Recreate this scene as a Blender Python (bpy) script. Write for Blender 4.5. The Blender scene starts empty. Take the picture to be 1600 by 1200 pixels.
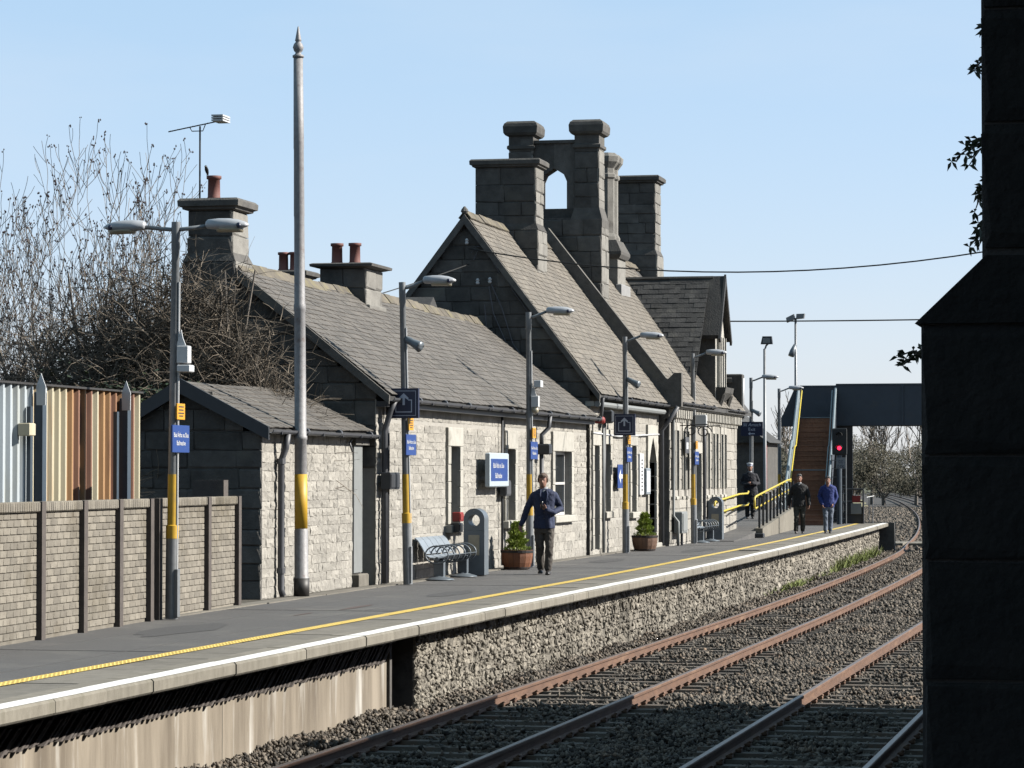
import bpy, math, random
import numpy as np
from mathutils import Vector, Matrix
random.seed(7); rng = np.random.default_rng(7)
SC = bpy.context.scene; COL = SC.collection
# ---------------------------------------------------------------- camera
YAW = math.radians(12.239); PITCH = math.radians(1.718)
cam_d = bpy.data.cameras.new('camera'); cam = bpy.data.objects.new('camera', cam_d); COL.objects.link(cam)
cam.location = (0, 0, 1.8); cam.rotation_euler = (math.pi/2 + PITCH, 0, YAW)
cam_d.sensor_width = 36; cam_d.lens = 36*4700/1600; cam_d.clip_start = .1; cam_d.clip_end = 6000
SC.camera = cam
# ---------------------------------------------------------------- sky, sun, exposure
SUN_AZ = math.radians(12.2)      # from +X towards +Y
SUN_EL = math.radians(33)
W = bpy.data.worlds.new('World'); SC.world = W; W.use_nodes = True
nt = W.node_tree; bg = nt.nodes['Background']
sky = nt.nodes.new('ShaderNodeTexSky'); sky.sky_type = 'NISHITA'; sky.sun_disc = False
sky.sun_elevation = SUN_EL; sky.sun_rotation = math.pi/2 - SUN_AZ
sky.air_density = 1.0; sky.dust_density = 0.3; sky.ozone_density = 1.6; sky.altitude = 50
veil = nt.nodes.new('ShaderNodeVectorMath'); veil.operation = 'MULTIPLY_ADD'     # thin high haze over the whole sky
veil.inputs[1].default_value = (.60, .43, .60); veil.inputs[2].default_value = (1.58, 2.86, 3.0)
nt.links.new(sky.outputs[0], veil.inputs[0])
tcw = nt.nodes.new('ShaderNodeTexCoord'); mpw = nt.nodes.new('ShaderNodeMapping'); mpw.inputs['Scale'].default_value = (2, 2, 9)     # faint streaks of thin cloud all round
cln = nt.nodes.new('ShaderNodeTexNoise'); cln.inputs['Scale'].default_value = 2.2; cln.inputs['Detail'].default_value = 7
clr = nt.nodes.new('ShaderNodeMapRange'); clr.inputs[1].default_value = .48; clr.inputs[2].default_value = .8; clr.inputs[3].default_value = 0; clr.inputs[4].default_value = .28
clm = nt.nodes.new('ShaderNodeMixRGB'); clm.inputs[2].default_value = (5.2, 5.6, 6.1, 1)
nt.links.new(tcw.outputs['Generated'], mpw.inputs[0]); nt.links.new(mpw.outputs[0], cln.inputs['Vector']); nt.links.new(cln.outputs[0], clr.inputs[0]); nt.links.new(clr.outputs[0], clm.inputs[0])
nt.links.new(veil.outputs[0], clm.inputs[1]); nt.links.new(clm.outputs[0], bg.inputs[0]); bg.inputs[1].default_value = 0.05
sd = bpy.data.lights.new('sun', 'SUN'); sun = bpy.data.objects.new('sun', sd); COL.objects.link(sun)
sd.energy = 5.0; sd.angle = math.radians(.5); sd.color = (1, .948, .865)
sv = Vector((math.cos(SUN_AZ)*math.cos(SUN_EL), math.sin(SUN_AZ)*math.cos(SUN_EL), math.sin(SUN_EL)))
sun.rotation_euler = sv.to_track_quat('Z', 'Y').to_euler(); sun.location = (40, 40, 60)
SC.view_settings.view_transform = 'Standard'; SC.view_settings.look = 'None'
SC.view_settings.exposure = 1.58; SC.view_settings.gamma = 1; SC.view_settings.use_curve_mapping = False

# ---------------------------------------------------------------- helpers
WL = {}                                   # world location of a parent's origin
def wl(o): return WL.get(o.name, Vector((0, 0, 0))) if o else Vector((0, 0, 0))
def tag(o, label=None, cat=None, group=None, kind=None):
    if label: o['label'] = label
    if cat: o['category'] = cat
    if group: o['group'] = group
    if kind: o['kind'] = kind
    return o
def thing(name, loc, label, cat, group=None):
    o = bpy.data.objects.new(name, None); COL.objects.link(o); o.location = loc
    o.empty_display_size = .2; WL[o.name] = Vector(loc)
    return tag(o, label, cat, group)
def link(name, me, parent=None, loc=None):
    o = bpy.data.objects.new(name, me); COL.objects.link(o)
    if parent: o.parent = parent
    if loc is not None: o.location = loc
    WL[o.name] = wl(parent) + Vector(o.location)
    return o
def copy_tree(o, parent=None):
    c = o.copy(); COL.objects.link(c); c.parent = parent
    for ch in list(o.children): copy_tree(ch, c)
    return c
def move(o, loc, rz=0, rx=0, ry=0):
    o.location = loc; o.rotation_euler = (rx, ry, rz); return o

class MB:
    def __init__(s): s.v = []; s.f = []
    def add(s, vs, fs):
        b = len(s.v); s.v += [tuple(p) for p in vs]; s.f += [tuple(i+b for i in q) for q in fs]; return s
    def box(s, x0, x1, y0, y1, z0, z1):
        return s.add([(x0,y0,z0),(x1,y0,z0),(x1,y1,z0),(x0,y1,z0),(x0,y0,z1),(x1,y0,z1),(x1,y1,z1),(x0,y1,z1)],
            [(0,3,2,1),(4,5,6,7),(0,1,5,4),(1,2,6,5),(2,3,7,6),(3,0,4,7)])
    def cbox(s, x0, x1, y0, y1, z0, z1, c=.01):      # chamfered box
        vs = []; 
        for z, i in ((z0, c), (z0+c, 0), (z1-c, 0), (z1, c)):
            vs += [(x0+i+ (c if i==0 else 0)*0, y0+i, z), (x1-i, y0+i, z), (x1-i, y1-i, z), (x0+i, y1-i, z)]
        fs = [(3,2,1,0), (12,13,14,15)]
        for k in range(3):
            for j in range(4):
                a = k*4+j; b = k*4+(j+1) % 4; fs.append((a, b, b+4, a+4))
        return s.add(vs, fs)
    def prism(s, poly, axis, a, b):
        n = len(poly)
        def pt(p, t): return {'x': (t, p[0], p[1]), 'y': (p[0], t, p[1]), 'z': (p[0], p[1], t)}[axis]
        vs = [pt(p, a) for p in poly] + [pt(p, b) for p in poly]
        fs = [tuple(range(n))[::-1], tuple(range(n, 2*n))] + [(i, (i+1) % n, n+(i+1) % n, n+i) for i in range(n)]
        return s.add(vs, fs)
    def rings(s, rs, cap=True, closed=False):
        n = len(rs[0]); vs = [p for r in rs for p in r]; fs = []
        m = len(rs)
        for k in range(m if closed else m-1):
            k2 = (k+1) % m
            for i in range(n):
                fs.append((k*n+i, k*n+(i+1) % n, k2*n+(i+1) % n, k2*n+i))
        if cap and not closed: fs += [tuple(range(n))[::-1], tuple(range((m-1)*n, m*n))]
        return s.add(vs, fs)
    def tube(s, pts, r, n=8, cap=True, squash=None):
        pts = [Vector(p) for p in pts]; m = len(pts)
        rr = r if isinstance(r, (list, tuple)) else [r]*m
        rs = []; prev = None
        for i, p in enumerate(pts):
            t = (pts[min(i+1, m-1)] - pts[max(i-1, 0)])
            if t.length < 1e-9: t = Vector((0, 0, 1))
            t.normalize()
            if prev is None:
                ref = Vector((0, 0, 1)) if abs(t.z) < .9 else Vector((1, 0, 0))
                u = t.cross(ref).normalized()
            else:
                u = prev - t*prev.dot(t)
                u = u.normalized() if u.length > 1e-6 else t.orthogonal().normalized()
            prev = u; w = t.cross(u)
            rs.append([p + (u*math.cos(a)+w*math.sin(a))*rr[i] for a in [2*math.pi*k/n for k in range(n)]])
        return s.rings(rs, cap)
    def lathe(s, prof, n=16, c=(0, 0, 0), axis='z'):
        rs = []
        for r, h in prof:
            ring = []
            for k in range(n):
                a = 2*math.pi*k/n; q = (r*math.cos(a), r*math.sin(a))
                ring.append({'z': (c[0]+q[0], c[1]+q[1], c[2]+h), 'y': (c[0]+q[0], c[1]+h, c[2]-q[1]), 'x': (c[0]+h, c[1]+q[0], c[2]+q[1])}[axis])
            rs.append(ring)
        return s.rings(rs)
    def ell(s, c, rx, ry, rz, n=12, m=8):
        rs = []
        for j in range(m+1):
            a = -math.pi/2 + math.pi*(j+.02 if j == 0 else (j-.02 if j == m else j))/m
            rs.append([(c[0]+rx*math.cos(a)*math.cos(2*math.pi*k/n), c[1]+ry*math.cos(a)*math.sin(2*math.pi*k/n), c[2]+rz*math.sin(a)) for k in range(n)])
        return s.rings(rs)
    def mesh(s, name, mat, smooth=False, off=None):
        me = bpy.data.meshes.new(name)
        v = s.v if off is None else [(p[0]-off[0], p[1]-off[1], p[2]-off[2]) for p in s.v]
        me.from_pydata(v, [], s.f)
        if smooth:
            me.polygons.foreach_set('use_smooth', [True]*len(me.polygons))
        if mat: me.materials.append(mat)
        me.update(); return me
    def build(s, name, mat, parent=None, smooth=False):
        """verts in world coordinates; the mesh is stored relative to its parent's origin"""
        return link(name, s.mesh(name, mat, smooth, wl(parent) if parent else None), parent)
def smooth_angle(o, deg=40):
    me = o.data
    me.polygons.foreach_set('use_smooth', [True]*len(me.polygons))
    try: me.set_sharp_from_angle(angle=math.radians(deg))
    except Exception: pass
    return o
def solo(mb, name, mat, label, cat, group=None, kind=None, smooth=False):
    """a thing that is one mesh: its origin goes to the base of its own box"""
    xs = np.array(mb.v); c = Vector(((xs[:,0].min()+xs[:,0].max())/2, (xs[:,1].min()+xs[:,1].max())/2, xs[:,2].min()))
    o = link(name, mb.mesh(name, mat, smooth, c)); o.location = c; WL[o.name] = c
    return tag(o, label, cat, group, kind)

def pchip(tab):
    X = [a for a, b in tab]; Yv = [b for a, b in tab]; n = len(X)
    d = [(Yv[i+1]-Yv[i])/(X[i+1]-X[i]) for i in range(n-1)]
    m = [d[0]] + [0 if d[i-1]*d[i] <= 0 else 2/(1/d[i-1]+1/d[i]) for i in range(1, n-1)] + [d[-1]]
    def f(x):
        if x <= X[0]: return Yv[0]+m[0]*(x-X[0])
        if x >= X[-1]: return Yv[-1]+m[-1]*(x-X[-1])
        i = max(k for k in range(n-1) if X[k] <= x); h = X[i+1]-X[i]; t = (x-X[i])/h
        return (Yv[i]*(1+2*t)*(1-t)**2 + h*m[i]*t*(1-t)**2 + Yv[i+1]*t*t*(3-2*t) + h*m[i+1]*t*t*(t-1))
    return f
edge = pchip([(-40,-8.7),(50,-8.7),(67,-8.88),(85,-9.22),(100,-9.6),(108,-9.85),(112,-10.0)])
shift = pchip([(-60,0),(55,0),(72,.15),(85,.4),(96,.7),(107,1.1),(118,1.75),(138,3.0),(174,5.7),(218,9.5),(313,19),(442,34),(700,66)])

# ---------------------------------------------------------------- materials
MATS = {}
def mat(name, c1, c2=None, scale=8, rough=.85, bump=0, bscale=40, metal=0, island=0, c3=None, c3scale=1.5, c3amt=.5, detail=6, stretch=None, emit=None, spec=.4, k=.345):
    """procedural: noise between c1 and c2, patches of c3, per-piece brightness spread, noise bump"""
    m = bpy.data.materials.new(name); m.use_nodes = True; n = m.node_tree.nodes; L = m.node_tree.links
    b = n['Principled BSDF']; b.inputs['Roughness'].default_value = rough; b.inputs['Metallic'].default_value = metal
    b.inputs['Specular IOR Level'].default_value = spec
    tc = n.new('ShaderNodeNewGeometry'); vec = tc.outputs['Position']
    if stretch:
        mp = n.new('ShaderNodeMapping'); mp.inputs['Scale'].default_value = stretch; L.new(vec, mp.inputs[0]); vec = mp.outputs[0]
    def noise(sc, det=detail):
        t = n.new('ShaderNodeTexNoise'); t.inputs['Scale'].default_value = sc; t.inputs['Detail'].default_value = det
        t.inputs['Roughness'].default_value = .62; L.new(vec, t.inputs['Vector']); return t
    def rgb(c): return (c[0]*k, c[1]*k, c[2]*k, 1)
    col = None
    t = noise(scale); r = n.new('ShaderNodeValToRGB'); L.new(t.outputs[0], r.inputs[0])
    c2 = c2 or tuple(x*.8 for x in c1)
    r.color_ramp.elements[0].position = .34; r.color_ramp.elements[1].position = .68
    r.color_ramp.elements[0].color = rgb(c2); r.color_ramp.elements[1].color = rgb(c1); col = r.outputs[0]
    if c3:
        t3 = noise(c3scale, 8); r3 = n.new('ShaderNodeValToRGB'); L.new(t3.outputs[0], r3.inputs[0])
        r3.color_ramp.elements[0].position = .62-.25*c3amt; r3.color_ramp.elements[1].position = .78-.2*c3amt
        r3.color_ramp.elements[0].color = (0,0,0,1); r3.color_ramp.elements[1].color = (1,1,1,1)
        mx = n.new('ShaderNodeMixRGB'); L.new(r3.outputs[0], mx.inputs[0]); L.new(col, mx.inputs[1]); mx.inputs[2].default_value = rgb(c3); col = mx.outputs[0]
    if island:
        oi = n.new('ShaderNodeObjectInfo'); ad = n.new('ShaderNodeMath'); ad.operation = 'ADD'
        L.new(tc.outputs['Random Per Island'], ad.inputs[0]); L.new(oi.outputs['Random'], ad.inputs[1])
        fr = n.new('ShaderNodeMath'); fr.operation = 'FRACT'; L.new(ad.outputs[0], fr.inputs[0])
        mr = n.new('ShaderNodeMapRange'); L.new(fr.outputs[0], mr.inputs[0]); mr.inputs[3].default_value = 1-island; mr.inputs[4].default_value = 1+island
        mu = n.new('ShaderNodeMixRGB'); mu.blend_type = 'MULTIPLY'; mu.inputs[0].default_value = 1
        L.new(col, mu.inputs[1]); L.new(mr.outputs[0], mu.inputs[2]); col = mu.outputs[0]
    L.new(col, b.inputs['Base Color'])
    if bump:
        tb = noise(bscale, 5); bp = n.new('ShaderNodeBump'); bp.inputs['Strength'].default_value = min(1, bump); bp.inputs['Distance'].default_value = .02*max(1, bump)
        L.new(tb.outputs[0], bp.inputs['Height']); L.new(bp.outputs[0], b.inputs['Normal'])
    if emit:
        b.inputs['Emission Color'].default_value = tuple(emit[0])+(1,); b.inputs['Emission Strength'].default_value = emit[1]
    MATS[name] = m; return m
M = dict(
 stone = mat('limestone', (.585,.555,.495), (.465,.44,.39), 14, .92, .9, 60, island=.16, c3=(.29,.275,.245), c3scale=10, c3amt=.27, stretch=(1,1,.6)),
 dark_stone = mat('weathered shaded limestone', (.185,.176,.163), (.105,.10,.092), 4, .93, .7, 26, island=.3, c3=(.19,.18,.15), c3scale=1.3, c3amt=.25),  # weathered tone, with the unlit faces' shade put into the colour
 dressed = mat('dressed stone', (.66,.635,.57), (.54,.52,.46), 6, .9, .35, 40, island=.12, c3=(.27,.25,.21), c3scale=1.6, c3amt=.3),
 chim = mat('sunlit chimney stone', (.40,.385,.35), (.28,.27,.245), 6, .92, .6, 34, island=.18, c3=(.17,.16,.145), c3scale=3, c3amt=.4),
 mortar = mat('mortar', (.60,.575,.52), (.50,.475,.43), 10, .95, .5, 60),
 dark_mortar = mat('dark mortar', (.17,.16,.15), (.10,.095,.09), 9, .95, .5, 60),
 slate = mat('slate', (.185,.165,.143), (.135,.121,.105), 3, .75, .35, 30, island=.2, c3=(.27,.25,.21), c3scale=7, c3amt=.2),
 slate2 = mat('pale slate', (.26,.228,.185), (.19,.168,.138), 3, .8, .35, 30, island=.18, c3=(.36,.33,.27), c3scale=6, c3amt=.22),
 slate3 = mat('mossy dark slate', (.07,.068,.066), (.035,.035,.036), 3, .8, .7, 22, island=.4, c3=(.13,.125,.11), c3scale=2.6, c3amt=.34),
 ridge = mat('ridge tile', (.24,.205,.155), (.16,.138,.105), 6, .9, .5, 40, island=.2, c3=(.27,.235,.13), c3scale=3, c3amt=.45),
 pot = mat('terracotta', (.30,.10,.075), (.22,.075,.06), 6, .75, .2, 30, c3=(.15,.07,.06), c3scale=3),
 lead = mat('lead flashing', (.5,.5,.5), (.38,.38,.38), 5, .6),
 asphalt = mat('asphalt', (.17,.165,.162), (.118,.115,.114), 60, .9, .5, 250, c3=(.215,.205,.19), c3scale=.7, c3amt=.42),
 concrete = mat('concrete', (.30,.275,.23), (.22,.20,.165), 7, .9, .3, 90, island=.12, c3=(.17,.155,.125), c3scale=1.4, c3amt=.35),
 nosing = mat('platform nosing', (.36,.33,.27), (.25,.225,.18), 9, .9, .3, 90, island=.1, c3=(.22,.20,.15), c3scale=3, c3amt=.35, stretch=(1,1,.35)),
 white_paint = mat('worn white paint', (1.1,1.08,1.03), (.95,.93,.88), 14, .6, .15, 80, c3=(.45,.43,.38), c3scale=9, c3amt=.12, k=.47),
 yellow_line = mat('yellow tactile', (.90,.66,.17), (.70,.50,.12), 12, .6, .2, 100, c3=(.38,.27,.08), c3scale=5, c3amt=.25, k=.47),
 stained = mat('stained concrete', (.46,.395,.31), (.21,.17,.125), 1.7, .9, .3, 40, c3=(.72,.69,.63), c3scale=2.1, c3amt=.34, stretch=(2,1.6,.22)),
 rubble = mat('rubble stone', (.52,.475,.395), (.28,.25,.205), 7, .93, 1, 30, island=.34, c3=(.15,.135,.108), c3scale=1.3, c3amt=.54, stretch=(1.5,1.5,.4)),
 ballast = mat('ballast stone', (.23,.195,.155), (.10,.084,.067), 30, .9, 0, 30, island=.92, c3=(.22,.15,.10), c3scale=1.2, c3amt=.3),
 ballast_bed = mat('ballast bed', (.10,.09,.08), (.03,.028,.026), 26, .95, 1, 40),
 rust = mat('rusty rail', (.235,.12,.068), (.15,.075,.043), 9, .8, .3, 60, c3=(.33,.19,.11), c3scale=3, c3amt=.35, stretch=(1,.3,1)),
 railtop = mat('polished rail head', (.40,.31,.25), (.30,.21,.16), 12, .42, metal=.45, stretch=(3,.2,1)),
 sleeper = mat('concrete sleeper', (.19,.16,.125), (.12,.10,.08), 10, .9, .4, 60, island=.2, c3=(.20,.11,.06), c3scale=3, c3amt=.35),
 galv = mat('galvanised steel', (.40,.42,.44), (.30,.32,.34), 12, .5, metal=.35, c3=(.26,.28,.30), c3scale=4, c3amt=.3),
 pole_paint = mat('flaking silver paint', (.46,.46,.47), (.34,.33,.34), 14, .6, .2, 60, metal=.15, c3=(.22,.15,.13), c3scale=6, c3amt=.16),
 band = mat('yellow pole band', (.66,.40,.02), (.56,.33,.02), 9, .55, c3=(.45,.29,.05), c3scale=7, c3amt=.2, k=.47),
 lamp_grey = mat('lamp housing', (.48,.50,.53), (.40,.42,.45), 9, .4, k=.47),
 lens = mat('lamp lens', (.62,.56,.42), (.52,.46,.34), 9, .3),
 dark_grey = mat('dark grey paint', (.05,.055,.065), (.035,.04,.048), 8, .5),
 gutter = mat('gutter grey', (.13,.135,.15), (.09,.095,.11), 8, .5),
 navy = mat('navy sign', (.008,.018,.075), (.007,.015,.065), 8, .4),
 blue = mat('blue sign', (.012,.075,.36), (.011,.068,.33), 8, .4),
 sign_white = mat('sign white', (.78,.79,.80), (.74,.75,.77), 8, .45, k=.47),
 sign_pale = mat('sign frame', (.52,.60,.66), (.47,.55,.61), 8, .4, k=.47),
 sign_symbol = mat('sign symbol', (.75,.80,.95), (.72,.77,.92), 8, .4),
 amber = mat('amber sign', (.75,.36,.01), (.70,.33,.01), 8, .5, k=.47),
 black = mat('black', (.012,.012,.013), (.009,.009,.01), 8, .5),
 red = mat('red paint', (.42,.03,.025), (.36,.025,.02), 8, .5),
 white_plastic = mat('white plastic', (.66,.67,.68), (.60,.61,.62), 8, .4, k=.47),
 street = mat('street furniture grey', (.24,.28,.32), (.20,.235,.27), 8, .42, metal=.2),
 street_lit = mat('lit street furniture steel', (.50,.57,.64), (.43,.50,.57), 8, .42, metal=.3),  # lighter copy of the street grey, sunlight put into its colour
 barrel = mat('barrel wood', (.30,.105,.035), (.20,.07,.028), 6, .7, .3, 60, island=.2, stretch=(4,4,.4)),
 barrel2 = mat('faded barrel wood', (.26,.14,.08), (.19,.10,.06), 6, .75, .3, 60, island=.2, stretch=(4,4,.4)),
 hoop = mat('barrel hoop', (.05,.045,.045), (.035,.03,.03), 8, .6, metal=.5),
 soil = mat('soil', (.07,.05,.035), (.04,.03,.02), 20, .95, .8, 60),
 conifer = mat('conifer green', (.54,.68,.10), (.32,.44,.06), 12, .7, island=.35),
 fence_brick = mat('cast fence brick', (.38,.345,.285), (.28,.25,.205), 7, .92, .5, 70, island=.2, c3=(.20,.17,.12), c3scale=1.0, c3amt=.4),
 fence_post = mat('cast fence post', (.16,.135,.12), (.11,.092,.085), 8, .92, .4, 60),
 tin_blue = mat('pale blue tin', (.68,.75,.80), (.60,.68,.74), 2, .5, c3=(.56,.58,.52), c3scale=1.2, stretch=(2,2,.3)),
 tin_cream = mat('cream tin', (.78,.72,.54), (.70,.63,.44), 2, .55, c3=(.60,.36,.16), c3scale=1.7, c3amt=.3, stretch=(3,3,.3)),
 tin_rust = mat('orange rusted tin', (.58,.34,.15), (.46,.25,.11), 3, .75, c3=(.22,.10,.055), c3scale=2, c3amt=.4, stretch=(3,3,.3)),
 tin_brown = mat('brown rusted tin', (.36,.18,.11), (.27,.125,.08), 3, .75, c3=(.42,.21,.10), c3scale=2, c3amt=.35, stretch=(3,3,.3)),
 steel_blue = mat('blue grey steel', (.075,.11,.15), (.06,.09,.125), 8, .5),
 bark = mat('bark', (.27,.235,.20), (.16,.14,.12), 14, .9, island=.2),
 twig = mat('twig', (.34,.285,.235), (.19,.16,.13), 12, .85, island=.35),
 bramble = mat('bramble stem', (.33,.27,.20), (.13,.105,.08), 12, .85, island=.5),
 bud = mat('bud', (.11,.065,.07), (.07,.05,.05), 10, .8, island=.4),
 ivy = mat('ivy leaf', (.05,.08,.02), (.03,.045,.015), 10, .5, island=.4),
 leaf = mat('shrub leaf', (.085,.083,.042), (.058,.056,.03), 6, .8, island=.25),
 leaf2 = mat('willow leaf', (.105,.092,.045), (.07,.062,.032), 6, .8, island=.25),
 grass = mat('grass', (.34,.42,.09), (.22,.26,.07), 3, .8, island=.4),
 dry_grass = mat('dry grass', (.42,.38,.22), (.28,.26,.14), 3, .85, island=.4),
 ground = mat('field ground', (.13,.14,.06), (.09,.09,.045), .4, .95, .6, 5),
 yard = mat('yard ground', (.14,.12,.09), (.08,.07,.05), 3, .95, .6, 30),
 bridge = mat('bridge blue grey', (.055,.075,.105), (.043,.06,.085), 3, .55, c3=(.075,.075,.08), c3scale=1.3, c3amt=.3),  # dark for the unlit face, shade put into the paint colour
 bridge_pale = mat('bridge stringer', (.34,.42,.46), (.28,.35,.39), 5, .5),
 tread = mat('stair boards', (.56,.27,.16), (.40,.19,.115), 9, .8, .3, 50, island=.2),
 rail_yellow = mat('handrail yellow', (.68,.54,.05), (.60,.46,.05), 8, .45, k=.47),
 pier = mat('shade dark stone', (.042,.038,.035), (.022,.021,.02), 5, .95, .8, 22, island=.25),  # stone lowered to near black, the pier's shade put into its colour
 glass = mat('dark glass', (.03,.035,.04), (.025,.03,.034), 4, .08, spec=.6),
 frame_white = mat('white sash', (.72,.71,.68), (.64,.63,.60), 8, .5, k=.47),
 door_grey = mat('grey door', (.36,.38,.38), (.31,.33,.33), 6, .55),
 door_dark = mat('dark door', (.055,.05,.047), (.04,.037,.035), 6, .55),
 skin = mat('skin', (.48,.25,.17), (.42,.20,.14), 20, .55),
 hair = mat('brown hair', (.24,.14,.085), (.12,.07,.045), 60, .6, .6, 200),
 hair_black = mat('black hair', (.018,.015,.013), (.01,.009,.008), 60, .5, .6, 200),
 shirt = mat('pale shirt', (.60,.62,.66), (.52,.54,.58), 20, .8),
 blazer = mat('navy blazer', (.026,.046,.125), (.017,.03,.09), 9, .85, .5, 24),
 trouser = mat('grey brown trousers', (.115,.098,.082), (.08,.068,.058), 9, .85, .6, 22),
 trouser2 = mat('olive trousers', (.075,.072,.055), (.05,.048,.037), 9, .85, .6, 22),
 black_cloth = mat('black jacket cloth', (.018,.018,.02), (.011,.011,.013), 9, .85, .5, 24),
 blue_top = mat('royal blue top', (.018,.05,.30), (.012,.036,.22), 9, .8, .5, 24),
 jogger = mat('pale grey blue joggers', (.22,.26,.34), (.16,.20,.27), 9, .85, .6, 22),
 overcoat = mat('dark navy overcoat', (.014,.016,.03), (.009,.01,.02), 9, .85, .5, 24),
 shoe = mat('dark shoe', (.035,.03,.03), (.02,.018,.018), 9, .5),
 trainer = mat('grey trainer', (.22,.19,.18), (.12,.10,.10), 9, .6),
 phone = mat('phone black', (.01,.01,.012), (.01,.01,.012), 9, .2),
 cable = mat('cable', (.02,.02,.02), (.015,.015,.015), 9, .7),
 red_light = mat('red signal lamp', (.6,.02,.03), (.6,.02,.03), 5, .4, emit=((1,.02,.06), 1.3)),
)
def text(s, size, m, parent, loc, rot, shear=0, sx=1, name='lettering', extrude=.0008):
    cu = bpy.data.curves.new(name, 'FONT'); cu.body = s; cu.size = size; cu.align_x = 'CENTER'; cu.align_y = 'CENTER'; cu.shear = shear; cu.extrude = extrude
    t = bpy.data.objects.new('tmp_text', cu); COL.objects.link(t)
    bpy.context.view_layer.update()
    me = bpy.data.meshes.new_from_object(t.evaluated_get(bpy.context.evaluated_depsgraph_get()))
    bpy.data.objects.remove(t); bpy.data.curves.remove(cu)
    me.materials.clear(); me.materials.append(m); me.name = name
    o = link(name, me, parent); o.location = Vector(loc) - wl(parent); o.rotation_euler = rot; o.scale = (sx, 1, 1)
    return o
RX = (math.pi/2, 0, math.pi/2)     # lettering on a face that looks to +X
RY = (math.pi/2, 0, 0)             # lettering on a face that looks to -Y (towards the camera)
# ================================================================ stones
def stone_mesh(seed, rough, nx=4, ny=3):
    r = random.Random(seed); mb = MB(); vs = []; e = .04
    xs = [-.5] + [-.5+e + (1-2*e)*i/(nx-1) for i in range(nx)] + [.5]
    ys = [-.5] + [-.5+e*1.6 + (1-3.2*e)*j/(ny-1) for j in range(ny)] + [.5]
    for j, y in enumerate(ys):
        for i, x in enumerate(xs):
            edgep = i in (0, nx+1) or j in (0, ny+1)
            jx = 0 if edgep else r.uniform(-.06, .06); jy = 0 if edgep else r.uniform(-.07, .07)
            z = .35 - rough*.2*r.random() if edgep else 1 - rough*r.random()
            vs.append((x+jx, y+jy, z))
    w = nx+2; h = ny+2; fs = []
    for j in range(h-1):
        for i in range(w-1): fs.append((j*w+i, j*w+i+1, (j+1)*w+i+1, (j+1)*w+i))
    b = len(vs); ring = [i for i in range(w)] + [j*w+w-1 for j in range(1, h)] + [(h-1)*w+i for i in range(w-2, -1, -1)] + [j*w for j in range(h-2, 0, -1)]
    for q in ring: vs.append((vs[q][0], vs[q][1], -.3))
    n = len(ring)
    for k in range(n): fs.append((ring[(k+1) % n], ring[k], b+k, b+(k+1) % n))
    mb.add(vs, fs); return mb
STONE_V = [stone_mesh(i, .75) for i in range(7)]
FLAT_V = [stone_mesh(50+i, .14, 2, 2) for i in range(4)]
RUB_V = [stone_mesh(90+i, .95, 3, 3) for i in range(7)]
_sm = {}
def stone_data(kind, k, m):
    key = (kind, k, m.name)
    if key not in _sm: _sm[key] = {'s': STONE_V, 'f': FLAT_V, 'r': RUB_V}[kind][k].mesh('stone', m)
    return _sm[key]
def area_key(st):
    O, a, n, L, h, d, kind, m = st
    view = Vector((0, 0, 1.8)) - O; dist = view.length
    return L*h*max(0.0, n.dot(view/dist))/dist**2
def flush(stones, parent, limit=300, name='stone', rest='rest_stones'):
    """the stones that show largest become objects, the rest one joined part"""
    stones = sorted(stones, key=area_key, reverse=True)
    base = wl(parent)
    for st in stones[:limit]:
        O, a, n, L, h, d, kind, m = st
        nv = {'s': 7, 'f': 4, 'r': 7}[kind]; k = random.randrange(nv)
        o = bpy.data.objects.new(name, stone_data(kind, k, m)); COL.objects.link(o); o.parent = parent
        fl = random.choice((1, -1)) if False else 1
        Mx = Matrix(((a.x*L, 0, n.x*d, O.x-base.x), (a.y*L, 0, n.y*d, O.y-base.y), (a.z*L, h, n.z*d, O.z-base.z), (0, 0, 0, 1)))
        o.matrix_basis = Mx
    groups = {}
    for st in stones[limit:]: groups.setdefault(st[7].name, []).append(st)
    for g, lst in groups.items():
        mb = MB()
        for O, a, n, L, h, d, kind, m in lst:
            src = random.choice({'s': STONE_V, 'f': FLAT_V, 'r': RUB_V}[kind])
            mb.add([O + a*(v[0]*L) + Vector((0, 0, 1))*(v[1]*h) + n*(v[2]*d) for v in src.v], src.f)
        o = mb.build(rest, lst[0][7], parent); o['kind'] = 'stuff'
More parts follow.
